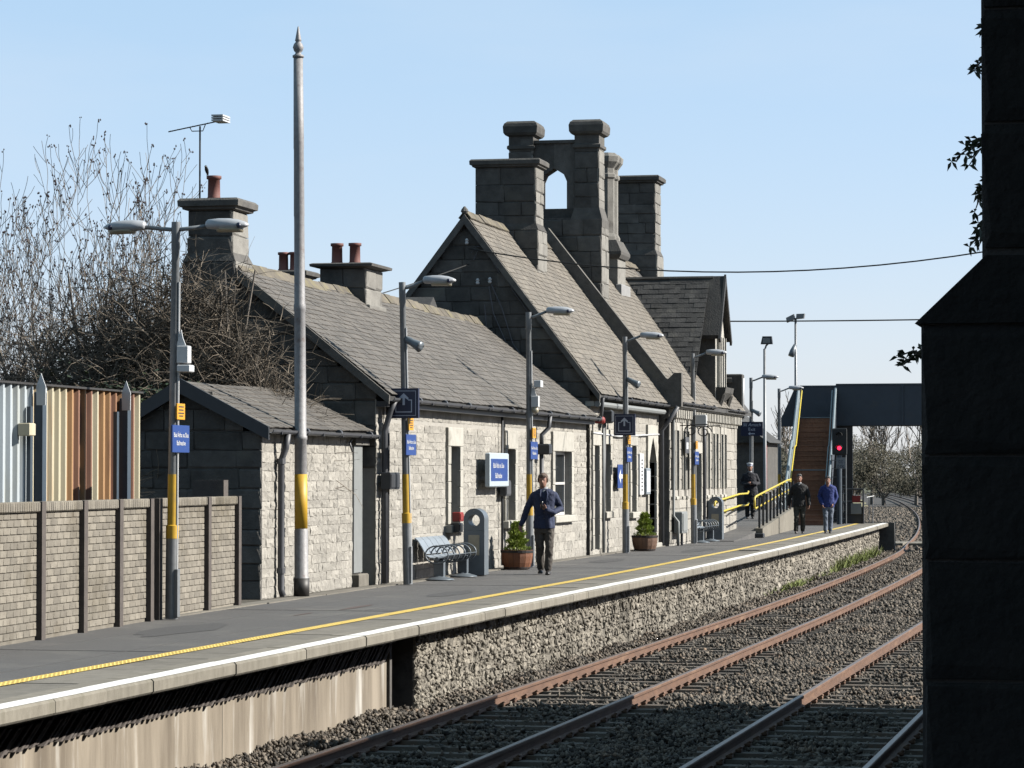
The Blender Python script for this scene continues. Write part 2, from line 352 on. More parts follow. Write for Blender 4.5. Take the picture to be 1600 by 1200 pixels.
def lay(out, O, a, n, w, z0, z1, holes=(), ch=(.19, .31), ln=(.4, 1.0), d=.05, kind='s', m=None, gap=.007, inside=None):
    """courses of stones on a wall face: O is the face's origin, a the direction along, n the outward normal; holes (a0,a1,z0,z1)"""
    br = sorted({z0, z1} | {z for h in holes for z in (h[2], h[3]) if z0 < z < z1}); courses = []
    for lo, hi in zip(br[:-1], br[1:]):
        if hi-lo < .05: continue
        n_c = max(1, round((hi-lo)/random.uniform(*ch))); hs = [random.uniform(.85, 1.15) for _ in range(n_c)]; t = sum(hs); z = lo
        for q in hs: courses.append((z, z+q*(hi-lo)/t)); z += q*(hi-lo)/t
    for c0, c1 in courses:
        free = [(0, w)]
        for h in holes:
            if h[2] < c1-.01 and h[3] > c0+.01:
                nf = []
                for f0, f1 in free:
                    if h[1] <= f0 or h[0] >= f1: nf.append((f0, f1)); continue
                    if h[0] > f0: nf.append((f0, h[0]))
                    if h[1] < f1: nf.append((h[1], f1))
                free = nf
        if inside:
            lo, hi = inside((c0+c1)/2); free = [(max(f0, lo), min(f1, hi)) for f0, f1 in free if min(f1, hi)-max(f0, lo) > .1]
        for f0, f1 in free:
            x = f0
            while x < f1-.02:
                L = random.uniform(*ln)
                if f1-(x+L) < ln[0]*.6: L = f1-x
                if L > gap*2:
                    c = O + a*(x+L/2) + Vector((0, 0, (c0+c1)/2))
                    out.append((c, a, n, L-gap, (c1-c0)-gap, d*random.uniform(.8, 1.3), kind, m))
                x += L
AX, AY = Vector((1, 0, 0)), Vector((0, 1, 0)); NX, NY = Vector((1, 0, 0)), Vector((0, -1, 0))
def wall_panel(mb, x0, x1, y0, y1, z0, z1, holes=()):
    """solid wall between two planes of X with openings (y0,y1,z0,z1)"""
    ys = sorted({y0, y1} | {v for h in holes for v in h[:2]})
    for a, b in zip(ys[:-1], ys[1:]):
        hz = sorted([(h[2], h[3]) for h in holes if h[0] <= a+1e-6 and h[1] >= b-1e-6]); z = z0
        for h0, h1 in hz:
            if h0 > z+1e-4: mb.box(x0, x1, a, b, z, h0)
            z = h1
        if z1 > z+1e-4: mb.box(x0, x1, a, b, z, z1)

# ================================================================ ground, track bed
def strip(xl, xr, z, ys, name, m, kind='structure', zr=None):
    mb = MB(); vs = []
    for y in ys: vs += [(xl(y), y, z(y) if callable(z) else z), (xr(y), y, (zr(y) if callable(zr) else (z if zr is None else zr)) if not callable(z) or zr is not None else z(y))]
    mb.add(vs, [(2*i, 2*i+1, 2*i+3, 2*i+2) for i in range(len(ys)-1)])
    o = mb.build(name, m); o['kind'] = kind; return o
YS = [float(v) for v in list(range(-30, 120, 3)) + list(range(120, 480, 8))]
tag(MB().add([(-3000,-600,-1.45),(3000,-600,-1.45),(3000,5000,-1.45),(-3000,5000,-1.45)], [(0,1,2,3)]).build('field', M['ground']), kind='structure')
strip(lambda y: -11.6-shift(y), lambda y: (-1.2 if y < 60 else -.4)-shift(y), -1.19, YS, 'track_bed', M['ballast_bed'])
# tracks
RAIL_Z = -.92
def rail_sweep(x0, y0, y1, parent, step=3.0):
    ys = list(np.arange(y0, y1+.1, step)); prof = [(-.065,-.14),(.065,-.14),(.065,-.125),(.012,-.105),(.01,-.042),(.035,-.034),(.036,-.006)]
    head = [(.036,-.006),(.03,0),(-.03,0),(-.036,-.006),(-.035,-.034),(-.01,-.042),(-.012,-.105),(-.065,-.125)]
    rs = [[(x0-shift(y)+p[0], y, RAIL_Z+p[1]) for p in prof+head[1:]] for y in ys]
    o = MB().rings(rs).build('rail', M['rust'], parent)
    rt = MB().rings([[(x0-shift(y)+p[0], y, RAIL_Z+p[1]) for p in [(.029,-.003),(.025,.0022),(-.025,.0022),(-.029,-.003)]] for y in ys]).build('running_surface', M['railtop'], o)
    return o
sl = MB().prism([(-.13,-.09),(.13,-.09),(.10,.0),(-.10,.0)], 'x', -1.25, 1.25).mesh('sleeper', M['sleeper'])
fast = MB()
for s in (-1, 1):
    fast.cbox(s*.095-.028, s*.095+.028, -.06, .06, .0, .045, .012); fast.tube([(s*.06,-.04,.02),(s*.12,-.05,.055),(s*.12,.05,.055),(s*.06,.04,.02)], .012, 5)
for xa, xb, nm in ((-8.09, -6.43, 'railway_track'), (-4.39, -2.73, 'railway_track')):
    t = bpy.data.objects.new(nm, None); COL.objects.link(t); t['kind'] = 'structure'; WL[t.name] = Vector()
    rail_sweep(xa, -25, 470, t); rail_sweep(xb, -25, 470, t)
    fs = MB(); y = 22.0
    while y < 170:
        c = (xa+xb)/2 - shift(y); o = bpy.data.objects.new('sleeper', sl); COL.objects.link(o); o.parent = t
        ang = math.atan((shift(y+1)-shift(y-1))/2)
        o.location = (c+random.uniform(-.02,.02), y, RAIL_Z-.142); o.rotation_euler = (0, 0, ang+random.uniform(-.01,.01))
        if y < 100:
            for xr in (xa, xb): fs.add([(p[0]+xr-shift(y), p[1]+y, p[2]+RAIL_Z-.142) for p in fast.v], fast.f)
        y += .68
    o = fs.build('rail_fastenings', M['rust'], t); o['kind'] = 'stuff'
# ballast: real stones, one joined mass
def rocks(P, size, name, m, label, cat):
    n = len(P); base = np.array([(1,0,0),(-1,0,0),(0,1,0),(0,-1,0),(0,0,1),(0,0,-1)], float)
    tri = np.array([(0,2,4),(2,1,4),(1,3,4),(3,0,4),(2,0,5),(1,2,5),(3,1,5),(0,3,5)])
    V = base[None] * rng.uniform(.6, 1.25, (n, 6, 1)) + rng.uniform(-.28, .28, (n, 6, 3))
    V *= (rng.uniform(.65, 1.2, (n, 1, 3)))*size[:, None, None]
    q = rng.normal(size=(n, 4)); q /= np.linalg.norm(q, axis=1)[:, None]; w, x, y, z = q.T
    R = np.stack([np.stack([1-2*(y*y+z*z), 2*(x*y-z*w), 2*(x*z+y*w)], -1), np.stack([2*(x*y+z*w), 1-2*(x*x+z*z), 2*(y*z-x*w)], -1), np.stack([2*(x*z-y*w), 2*(y*z+x*w), 1-2*(x*x+y*y)], -1)], 1)
    V = np.einsum('nij,nkj->nki', R, V) + P[:, None, :]
    F = (tri[None] + (np.arange(n)*6)[:, None, None]).reshape(-1, 3)
    me = bpy.data.meshes.new(name); me.vertices.add(n*6); me.vertices.foreach_set('co', V.reshape(-1).astype(np.float32))
    me.loops.add(n*24); me.polygons.add(n*8)
    me.loops.foreach_set('vertex_index', F.reshape(-1).astype(np.int32))
    me.polygons.foreach_set('loop_start', (np.arange(n*8)*3).astype(np.int32))
    me.update(calc_edges=True); me.validate(); me.materials.append(m)
    o = link(name, me); tag(o, label, cat, kind='stuff'); return o
def ballast_points(y0, y1, dens, xl, xr):
    n = int((y1-y0)*(xr-xl)*dens); y = rng.uniform(y0, y1, n); x = rng.uniform(xl, xr, n)
    sh = np.array([shift(v) for v in np.linspace(y0, y1, 200)]); s = np.interp(y, np.linspace(y0, y1, 200), sh)
    top = -1.085 + .03*np.sin(y*1.7+x*2.1) - .02
    # heap against the platform wall and between the tracks
    top += np.where(x < -8.35, .05*np.clip((-8.35-x)/.4, 0, 1), 0) + .05*np.exp(-((x+5.4)/.5)**2)
    z = top + rng.uniform(-.035, .02, n)
    keep = np.ones(n, bool)
    for a in (-8.09, -6.43, -4.39, -2.73):
        keep &= ~(np.abs(x-a) < .085)
    cen1 = ((x > -8.55) & (x < -5.97)) | ((x > -4.85) & (x < -2.27))
    ph = np.mod(y-22.0+.34, .68)-.34
    onsl = cen1 & (np.abs(ph) < .13); nr = np.minimum.reduce([np.abs(x-a) for a in (-8.09,-6.43,-4.39,-2.73)])
    keep &= ~(onsl & (rng.random(n) < np.where(nr < .36, .9, .06)))
    z = np.where(onsl & (nr > .3), z+.05, z)
    P = np.stack([x-s, y, z], -1)[keep]; return P
Pa = ballast_points(25, 62, 330, -9.35, -1.9); Pb = ballast_points(62, 112, 110, -9.35, -.6); Pc = ballast_points(112, 260, 14, -12.5, .5)
P = np.concatenate([Pa, Pb, Pc]); S = np.concatenate([rng.uniform(.13, .212, len(Pa))**2, rng.uniform(.032, .058, len(Pb)), rng.uniform(.07, .13, len(Pc))])
rocks(P, S, 'track_ballast', M['ballast'], 'grey brown ballast stones packed round the two tracks', 'ballast')
big = np.array([(-5.9, 41.5, -1.02), (-5.2, 40.2, -1.0), (-8.75, 36.6, -1.0), (-8.5, 37.6, -1.02), (-6.0, 43.8, -1.03)])

# ================================================================ far platform
plat = bpy.data.objects.new('platform', None); COL.objects.link(plat); plat['kind'] = 'structure'; WL[plat.name] = Vector()
PY = [float(v) for v in np.arange(12, 112.1, 2)]
def pstrip(x_in, x_out, z, name, m, ys=PY, thick=0):
    mb = MB()
    vs = [p for y in ys for p in ((x_in(y), y, z), (x_out(y), y, z))]
    mb.add(vs, [(2*i, 2*i+1, 2*i+3, 2*i+2) for i in range(len(ys)-1)])
    return mb.build(name, m, plat)
pstrip(lambda y: -60, lambda y: edge(y)-.98, -.012, 'asphalt_surface', M['asphalt'])
strip(lambda y: -400, lambda y: -12.62 if y < 85 else -14.4, -.004, [12., 84.9, 85.1, 112.], 'yard', M['yard'])
# dull concrete flags between the tactile strip and the nosing
y = 12.0
flag_y = []
while y < 111.5: flag_y.append(y); y += .9
for i, y in enumerate(flag_y):
    if y < 70 or i % 2 == 0:
        L = .9 if y < 70 else 1.8
        mb = MB(); a, b = y+.004, y+L-.004; j = random.uniform(-.004, .003)
        mb.add([(edge(a)-1.0,a,-.11),(edge(a)-.43,a,-.11),(edge(b)-.43,b,-.11),(edge(b)-1.0,b,-.11),(edge(a)-1.0,a,-.005+j),(edge(a)-.43,a,-.005+j),(edge(b)-.43,b,-.005+j),(edge(b)-1.0,b,-.005+j)],
            [(4,5,6,7),(0,1,5,4),(1,2,6,5),(2,3,7,6),(3,0,4,7)])
        mb.build('paving_flag', M['concrete'], plat)
y = 12.0
while y < 111.5:
    L = random.choice((1.2, 1.2, 1.21)); a, b = y+.005, y+L-.005; jx = random.uniform(-.006, .006); jz = random.uniform(-.002, .002); ov = .43
    def sec(t): e = edge(t)+jx; return [(e-ov, t, -.13+jz), (e-.02, t, -.13+jz), (e, t, -.11+jz), (e, t, -.022+jz), (e-.02, t, jz), (e-ov, t, jz)]
    o = MB().rings([sec(a), sec(b)]).build('coping_slab', M['nosing'], plat)
    e0, e1 = edge(a)+jx, edge(b)+jx
    MB().add([(e0-.225,a,jz+.003),(e0-.022,a,jz+.003),(e1-.022,b,jz+.003),(e1-.225,b,jz+.003)], [(0,1,2,3)]).build('white_line', M['white_paint'], o)
    y += L
# yellow tactile strip with studs
def yl(y): return edge(y)-1.06
pstrip(lambda y: yl(y)-.085, lambda y: yl(y)+.085, .002, 'tactile_strip', M['yellow_line'])
st = MB()
for k in range(int((62-18)/.055)):
    y = 18+k*.055
    for q in range(4):
        x = yl(y)-.07+q*.04 + (.02 if k % 2 else 0); r = .014
        st.add([(x-r,y-r,.002),(x+r,y-r,.002),(x+r,y+r,.002),(x-r,y+r,.002),(x-r*.6,y-r*.6,.0055),(x+r*.6,y-r*.6,.0055),(x+r*.6,y+r*.6,.0055),(x-r*.6,y+r*.6,.0055)], [(4,5,6,7),(0,1,5,4),(1,2,6,5),(2,3,7,6),(3,0,4,7)])
o = st.build('tactile_studs', M['yellow_line'], plat); o['kind'] = 'stuff'
# wall under the edge: stained concrete, an opening, then rubble stone
mb = MB(); mb.box(-9.9, -9.24, 10, 35.5, -1.6, -.12); mb.build('concrete_retaining_wall', M['stained'], plat)
for y in (21.5, 28.9): MB().box(-9.242, -9.236, y, y+.008, -1.3, -.14).build('panel_joint', M['concrete'], plat)
bat = MB().prism([(-.24,-.1),(-.18,-.1),(.22,.1),(.16,.1)], 'x', -.03, .03).mesh('batten', M['fence_post'])
MB().box(-9.26, -9.14, 10, 35.5, -.235, -.205).build('ledge', M['concrete'], plat)
y = 19.0
while y < 35.35:
    o = link('batten', bat, plat, (-9.2+random.uniform(-.012,.012), y, -.36+random.uniform(-.02,.02))); o.rotation_euler = (random.uniform(-.03,.03), 0, 0); y += .14
MB().box(-11.6, -10.6, 34.9, 36.1, -1.6, -.12).build('opening_back', M['dark_mortar'], plat)
MB().box(-9.9, -9.2, 35.42, 35.52, -1.6, -.131).build('opening_jamb', M['dark_mortar'], plat)
def pw(y): return edge(y)-.30
for a, b in zip(np.arange(35.9, 109, 6), list(np.arange(41.9, 109, 6))+[110.5]):
    if a < b:
        mb = MB(); mb.add([(pw(a)-.6,a,-1.6),(pw(a)-.03,a,-1.6),(pw(b)-.03,b,-1.6),(pw(b)-.6,b,-1.6),(pw(a)-.6,a,-.125),(pw(a)-.03,a,-.125),(pw(b)-.03,b,-.125),(pw(b)-.6,b,-.125)], [(0,3,2,1),(4,5,6,7),(0,1,5,4),(1,2,6,5),(2,3,7,6),(3,0,4,7)])
        mb.build('rubble_backing', M['dark_mortar'], plat)
rub = []
for a in np.arange(35.9, 110, 4):
    b = min(a+4, 110.5); lo, hi = Vector((pw(a)-.03, a, 0)), Vector((pw(b)-.03, b, 0)); al = (hi-lo); w = al.length; al.normalize(); nn = al.cross(Vector((0,0,1)))
    lay(rub, lo, al, nn, w, -1.3, -.15, ch=(.1, .2), ln=(.05, .19) if a < 70 else (.12, .4), d=.05, kind='r', m=M['rubble'], gap=.014)
flush(rub, plat, 300, 'rubble_stone', 'rest_rubble')
n_ = 9000; yv = 35.95+(110-35.95)*rng.random(n_)**1.5; zv = rng.uniform(-1.2, -.16, n_); xv = np.array([pw(v) for v in yv])+rng.uniform(-.035, .012, n_)
o = rocks(np.stack([xv, yv, zv], -1), rng.uniform(.02, .045, n_)*(1+yv*.005), 'rubble_chips', M['rubble'], None, None); o.parent = plat
# end ramp kerb and dark end face of the platform, boarded crossing
MB().box(-12.2, -9.75, 111.4, 111.9, -1.5, .02).build('platform_end', M['dark_stone'], plat)
cr = thing('crossing_boards', (-9.5, 128, -1.1), 'pale concrete crossing panel lying between the rails past the platform end', 'crossing')
for k, (xa, xb) in enumerate(((-8.09, -6.43), (-4.39, -2.73), (-6.43, -4.39))):
    s_ = shift(121); MB().cbox(xa-s_+.1, xb-s_-.1, 119.5, 122.5, -1.2, -.915, .02).build('slab', M['nosing'], cr)
MB().cbox(-11.6-shift(121), -8.2-shift(121), 119.5, 122.5, -1.2, -.915, .02).build('slab', M['nosing'], cr)
# weeds along the foot of the wall
gr = MB()
for k in range(1500):
    y = random.choice((random.gauss(94, 5), random.gauss(100, 5), random.uniform(70, 106), random.gauss(76, 1))); x = pw(y)+random.uniform(.02, .28)
    if y < 40 or y > 109: continue
    h = random.uniform(.08, .35)*(1.4 if y > 88 else .7); a = random.uniform(0, 6.28); w = .014; dx, dy = math.cos(a)*w, math.sin(a)*w; lx, ly = random.gauss(0,.13), random.gauss(0,.2)
    z0 = -1.1
    gr.add([(x-dx,y-dy,z0),(x+dx,y+dy,z0),(x+dx*.7+lx*.5,y+dy*.7+ly*.5,z0+h*.6),(x-dx*.7+lx*.5,y-dy*.7+ly*.5,z0+h*.6),(x+lx,y+ly,z0+h)], [(0,1,2,3),(3,2,4)])
tag(gr.build('weeds', M['grass']), 'green weeds growing between the track and the far platform wall', 'weeds', kind='stuff')

# ================================================================ near platform and the building the camera stands by
npl = MB(); npl.box(-1.38, 9, -14, 46, -1.6, -.01); tag(npl.build('near_platform', M['asphalt']), kind='structure')
sh = thing('goods_shed', (4.5, 25, 0), 'long dark stone shed on the near platform behind the pier', 'shed')
EZ = 5.50; SX0, SX1, SY0, SY1 = 1.6, 8.4, 10.6, 38.3
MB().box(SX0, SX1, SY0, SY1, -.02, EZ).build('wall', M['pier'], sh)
MB().prism([(SX0-.02, EZ), (SX1+.02, EZ), ((SX0+SX1)/2, EZ+1.75)], 'y', SY0-.1, SY1+.1).build('roof', M['slate3'], sh)
MB().cbox(4.6, 5.4, 33.0, 33.9, 6.6, 7.95, .03).build('chimney', M['pier'], sh)
pr = thing('stone_pier', (.4, 9.9, 0), 'shade black buttressed stone pier close by on the right', 'pier')
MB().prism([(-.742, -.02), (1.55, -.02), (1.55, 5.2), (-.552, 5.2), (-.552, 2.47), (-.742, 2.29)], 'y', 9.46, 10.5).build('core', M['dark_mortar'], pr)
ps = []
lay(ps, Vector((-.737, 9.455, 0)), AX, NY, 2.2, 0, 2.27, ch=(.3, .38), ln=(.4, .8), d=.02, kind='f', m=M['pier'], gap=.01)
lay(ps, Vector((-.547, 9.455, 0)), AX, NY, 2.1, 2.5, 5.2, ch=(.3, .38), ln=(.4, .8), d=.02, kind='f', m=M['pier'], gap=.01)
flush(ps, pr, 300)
MB().prism([(-.76, 2.27), (-.54, 2.48), (1.5, 2.48), (1.5, 2.27)], 'y', 9.43, 10.53).build('weathering', M['pier'], pr)
cp = thing('sky_blocker', (2, 0, 0), 'unseen roof and walls added over the near platform to keep sky light out', 'sky_blocker')  # added out of view, keeps sky light off the pier
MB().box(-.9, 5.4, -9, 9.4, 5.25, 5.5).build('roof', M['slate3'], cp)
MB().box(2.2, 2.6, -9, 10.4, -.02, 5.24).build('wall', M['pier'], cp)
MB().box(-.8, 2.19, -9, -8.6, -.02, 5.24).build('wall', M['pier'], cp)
# leaves of the plants rooted in the joints of the pier
def sprig(label, x, y, z, n, dx, dz):
    t = thing('wall_plant', (x, y, z), label, 'plant', 'plants rooted in the stone pier')
    sm_, lf = MB(), MB()
    for k in range(n):
        p = Vector((x, y, z)); d = Vector((-dx*random.uniform(.4, 1.1), random.uniform(-.05,.05), dz*random.uniform(-.4, 1)+random.uniform(-.04,.04))); pts = [p+Vector((.05,0,0))]
        for i in range(1, 5): pts.append(p + d*(i/4) + Vector((0, 0, .02*math.sin(i))))
        sm_.tube(pts, [.004,.0035,.003,.0025,.0015], 4)
        for i in range(1, 5):
            for q in range(5 if i == 4 else 3):
                a = random.uniform(0, 6.28); L = random.uniform(.018, .036); w = .0055; ax = Vector((math.cos(a), random.uniform(-.4,.4), math.sin(a)*.8)).normalized(); sd_ = ax.cross(Vector((0, 1, .3))).normalized()*w
                b = pts[i]; lf.add([b, b+ax*L*.5+sd_, b+ax*L-Vector((0,0,.008)), b+ax*L*.5-sd_], [(0,1,2,3)])
    sm_.build('stem', M['bark'], t); lf.build('foliage', M['ivy'], t)
sprig('small leafy sprig at the top of the dark pier', -.53, 9.6, 3.10, 3, .06, .12)
sprig('trailing leafy sprig halfway up the dark pier', -.53, 9.6, 2.83, 4, .12, .02)
sprig('hanging leafy sprig below the trailing one on the dark pier', -.53, 9.6, 2.72, 4, .05, -.10)
sprig('leafy sprig just above the sloped ledge of the dark pier', -.53, 9.6, 2.55, 5, .08, .03)
sprig('thin twiggy sprig below the sloped ledge of the dark pier', -.73, 9.6, 2.16, 4, .09, .05)
# pale strip of old paving along the foot of the fence and walls, patches and stains on the asphalt
for y in np.arange(30, 74, 1.5):
    MB().box(-12.56, -12.28+random.uniform(-.015,.015), y+.004, y+1.496, -.05, .004+random.uniform(-.002,.002)).build('edge_flag', M['concrete'], plat)
def patch(cx, cy, w, l, m, zz, name='asphalt_patch'):
    n = 14; pts = [(cx+w*math.cos(2*math.pi*k/n)*random.uniform(.75,1.15), cy+l*math.sin(2*math.pi*k/n)*random.uniform(.75,1.15)) for k in range(n)]
    MB().add([(p[0], p[1], zz) for p in pts], [tuple(range(n))]).build(name, m, plat)
pm = mat('asphalt repair', (.12,.118,.118), (.085,.084,.085), 50, .9, .5, 220); ps_ = mat('rust stain', (.17,.115,.10), (.12,.085,.078), 30, .9, .4, 200)
for cx, cy, w, l in ((-11.2, 33.5, .35, 1.6), (-10.6, 44.5, .25, 1.2), (-11.4, 62, .3, 1.5), (-10.9, 71, .3, 1.9)): patch(cx, cy, w, l, pm, -.008)
patch(-10.75, 39.6, .07, .9, ps_, -.007, 'rust_stain'); patch(-10.9, 37.5, .03, .5, ps_, -.007, 'rust_stain')
for x in (-10.4, -11.5): MB().box(x, x+.012, 12, 111, -.012, -.009).build('asphalt_seam', pm, plat)
for y in np.arange(20, 84, 9.3): MB().box(-12.28, -9.72, y, y+.014, -.012, -.0085).build('asphalt_seam', pm, plat)
# ================================================================ roofs, gutters, chimneys
def slope_slates(mb, e, r, y0, y1, w=.24, ex=.15, lift=.022, wob=.0035):
    """slates on the slope from eave point e=(X,Z) to ridge point r; each slate a thin slab lapping the one below"""
    ex_, ez = e; dx, dz = r[0]-e[0], r[1]-e[1]; L = math.hypot(dx, dz); tx, tz = dx/L, dz/L; nx, nz = (tz, -tx) if tz*1 > 0 and dx < 0 else (-tz, tx)
    if nz < 0: nx, nz = -nx, -nz
    rows = int(L/ex)+1
    def wave(yy, s): return .022+.012*math.sin(yy*.55+1.3)+.01*math.sin(yy*1.37+s*1.1)
    for k in range(rows):
        s0 = k*ex; s1 = min(s0+ex*1.45, L+.02); y = y0 - (w/2 if k % 2 else 0) + random.uniform(-.02, .02)
        while y < y1:
            a, b = max(y, y0)+.003, min(y+w, y1)-.003
            if b-a > .03:
                j = random.uniform(-wob, wob); h0 = lift+j; h1 = lift*.25+j
                q0 = s0+random.uniform(-.008, .008)
                def pt(s, h, yy): h += wave(yy, s); return (ex_+tx*s+nx*h, yy, ez+tz*s+nz*h)
                mb.add([pt(q0,h0-.014,a),pt(q0,h0-.014,b),pt(q0,h0,a),pt(q0,h0,b),pt(s1,h1,a),pt(s1,h1,b)], [(0,1,3,2),(2,3,5,4),(0,2,4),(1,5,3)])
            y += w
def slope_slates_x(mb, e, r, x0, x1, w=.3, ex=.19, lift=.018, clip=None):
    """same for a slope whose ridge runs along X; e,r are (Y,Z); clip(x) limits how far down the slope a slate may start"""
    dy, dz = r[0]-e[0], r[1]-e[1]; L = math.hypot(dy, dz); ty, tz = dy/L, dz/L; ny, nz = (-tz, ty) if dy > 0 else (tz, -ty)
    for k in range(int(L/ex)+1):
        s0 = k*ex; s1 = min(s0+ex*1.45, L+.02); x = x0 - (w/2 if k % 2 else 0)
        while x < x1:
            a, b = max(x, x0)+.003, min(x+w, x1)-.003
            zc = e[1]+tz*s0
            if b-a > .03 and (clip is None or zc > clip((a+b)/2)):
                j = random.uniform(-.006, .006); h0 = lift+j; h1 = lift*.25+j
                def pt(s, h, xx): return (xx, e[0]+ty*s+ny*h, e[1]+tz*s+nz*h)
                mb.add([pt(s0,h0-.014,a),pt(s0,h0-.014,b),pt(s0,h0,a),pt(s0,h0,b),pt(s1,h1,a),pt(s1,h1,b)], [(0,1,3,2),(2,3,5,4),(0,2,4),(1,5,3)])
            x += w
ridge_tile = MB().prism([(-.15,-.13),(-.13,-.15),(0,.02),(.13,-.15),(.15,-.13),(0,.055)], 'y', -.225, .225).mesh('ridge_tile', M['ridge'])
def ridge_line(parent, x, z, y0, y1):
    n = int((y1-y0)/.46); L = (y1-y0)/n; b = wl(parent)
    for k in range(n):
        o = bpy.data.objects.new('ridge_tile', ridge_tile); COL.objects.link(o); o.parent = parent
        o.location = Vector((x+random.uniform(-.008,.008), y0+(k+.5)*L, z+.04+.02*math.sin((y0+k*L)*.55+1.3)+random.uniform(-.012,.012)))-b; o.scale = (1, L/.455, 1); o.rotation_euler = (random.uniform(-.015,.015), 0, 0)
def gutter(parent, x, z, y0, y1, r=.06):
    mb = MB(); rs = []
    for y in (y0, y1):
        rs.append([(x+r*math.cos(a), y, z+r*math.sin(a)) for a in [math.pi+math.pi*k/6 for k in range(7)]] + [(x+(r-.012)*math.cos(a), y, z+(r-.012)*math.sin(a)) for a in [2*math.pi-math.pi*k/6 for k in range(7)]])
    o = mb.rings(rs).build('gutter', M['gutter'], parent)
    y = y0+.4
    while y < y1:
        MB().box(x-r+.02, x+r+.004, y, y+.02, z-r-.008, z-.02).build('bracket', M['gutter'], o); y += 1.1
    y = y0+1.8
    while y < y1:
        MB().tube([(x, y, z-.01), (x, y+.08, z-.01)], r+.002, 10).build('joint', M['gutter'], o); y += 1.83
    return o
def pipe(parent, pts, r, m='gutter', name='downpipe'):
    o = MB().tube(pts, r, 8).build(name, M[m], parent, True)
    z0, z1 = min(p[2] for p in pts), max(p[2] for p in pts); 
    return o
def opening(parent, X, h, lintel=.32, jamb=.2, sill=True, depth=.28, fill='glass', proud=.055, frame=None, thresholds=False):
    """dressed surround and what fills the opening h=(y0,y1,z0,z1) in a wall whose face is at X; returns the hole for the stones"""
    y0, y1, z0, z1 = h
    for a, b in ((y0-jamb, y0-.002), (y1+.002, y1+jamb)):
        z = z0; alt = random.random() < .5
        while z < z1-.05:
            zz = min(z+random.uniform(.3, .42), z1); zz = z1 if z1-zz < .15 else zz
            MB().cbox(X-.25, X+proud+random.uniform(-.004,.004), a, b, z+.004, zz-.004, .008).build('jamb_stone', M['dressed'], parent); z = zz
    MB().cbox(X-.25, X+proud+.004, y0-jamb, y1+jamb, z1+.003, z1+lintel, .01).build('lintel', M['dressed'], parent)
    zb = z0
    if sill:
        MB().cbox(X-.25, X+proud+.07, y0-jamb-.04, y1+jamb+.04, z0-.15, z0-.003, .015).build('sill', M['dressed'], parent); zb = z0-.15
    if fill == 'glass':
        w = MB(); fr = .06
        w.box(X-depth-.05, X-depth, y0, y0+fr, z0, z1); w.box(X-depth-.05, X-depth, y1-fr, y1, z0, z1); w.box(X-depth-.05, X-depth, y0+fr, y1-fr, z0, z0+fr); w.box(X-depth-.05, X-depth, y0+fr, y1-fr, z1-fr, z1)
        w.box(X-depth-.045, X-depth+.01, y0+fr, y1-fr, (z0+z1)/2-.025, (z0+z1)/2+.025)
        o = w.build('window_frame', M[frame or 'frame_white'], parent)
        MB().box(X-depth-.04, X-depth-.025, y0+fr, y1-fr, z0+fr, z1-fr).build('pane', M['glass'], o)
    else:
        o = MB().box(X-depth-.06, X-depth, y0, y1, z0, z1).build('door', M[fill], parent)
        for q in (.33, .66): MB().box(X-depth, X-depth+.012, y0+.08, y1-.08, z0+(z1-z0)*q-.02, z0+(z1-z0)*q+.02).build('rail', M[fill], o)
    return (y0-jamb-.01, y1+jamb+.01, zb-.01, z1+lintel+.01)
def rel(hs, y0): return [(h[0]-y0, h[1]-y0, h[2], h[3]) for h in hs]
pot_prof = [(.115,0),(.125,.04),(.105,.07),(.10,.36),(.125,.37),(.125,.42),(.085,.42),(.085,.3)]
def chimney(parent, out, x0, x1, y0, y1, z0, z1, cap=.16, over=.13, m='dark_stone', pots=(), setoff=None):
    c = MB().box(x0+.03, x1-.03, y0+.03, y1-.03, z0, z1).build('chimney', M['dark_mortar'], parent)
    lst = []
    segs = [(z0, z1, 0)] if not setoff else [(z0, setoff, .07), (setoff, z1, 0)]
    for a, b, g in segs:
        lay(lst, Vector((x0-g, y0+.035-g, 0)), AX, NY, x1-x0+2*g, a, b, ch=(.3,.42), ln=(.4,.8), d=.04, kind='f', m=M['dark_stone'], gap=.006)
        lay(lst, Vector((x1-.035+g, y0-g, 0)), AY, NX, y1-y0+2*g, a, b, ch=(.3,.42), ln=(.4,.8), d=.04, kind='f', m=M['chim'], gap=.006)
        if g: MB().box(x0-g, x1+g-.036, y0-g+.036, y1+g, a, b).build('base', M['dark_mortar'], c)
        if g: 
            MB().add([(x0-g,y0-g,b),(x1+g,y0-g,b),(x1+g,y1+g,b),(x0-g,y1+g,b),(x0,y0,b+.16),(x1,y0,b+.16),(x1,y1,b+.16),(x0,y1,b+.16)],[(0,1,5,4),(1,2,6,5),(2,3,7,6),(3,0,4,7)]).build('offset', M['dark_stone'], c)
    flush(lst, c, 60)
    k = MB(); prof = [(0, 0), (over*.5, .02), (over*.55, cap*.25), (over*.95, cap*.35), (over, cap*.8), (over*.7, cap)]
    k.rings([[(x0-o, y0-o, z1+h), (x1+o, y0-o, z1+h), (x1+o, y1+o, z1+h), (x0-o, y1+o, z1+h)] for o, h in prof]); k.build('cap', M['dark_stone'], c)
    for i, (px, py, ph) in enumerate(pots):
        MB().lathe([(r*1.0, h*ph/.42) for r, h in pot_prof], 14, (px, py, z1+cap-.01)).build('pot', M['pot'], c, True)
    return c

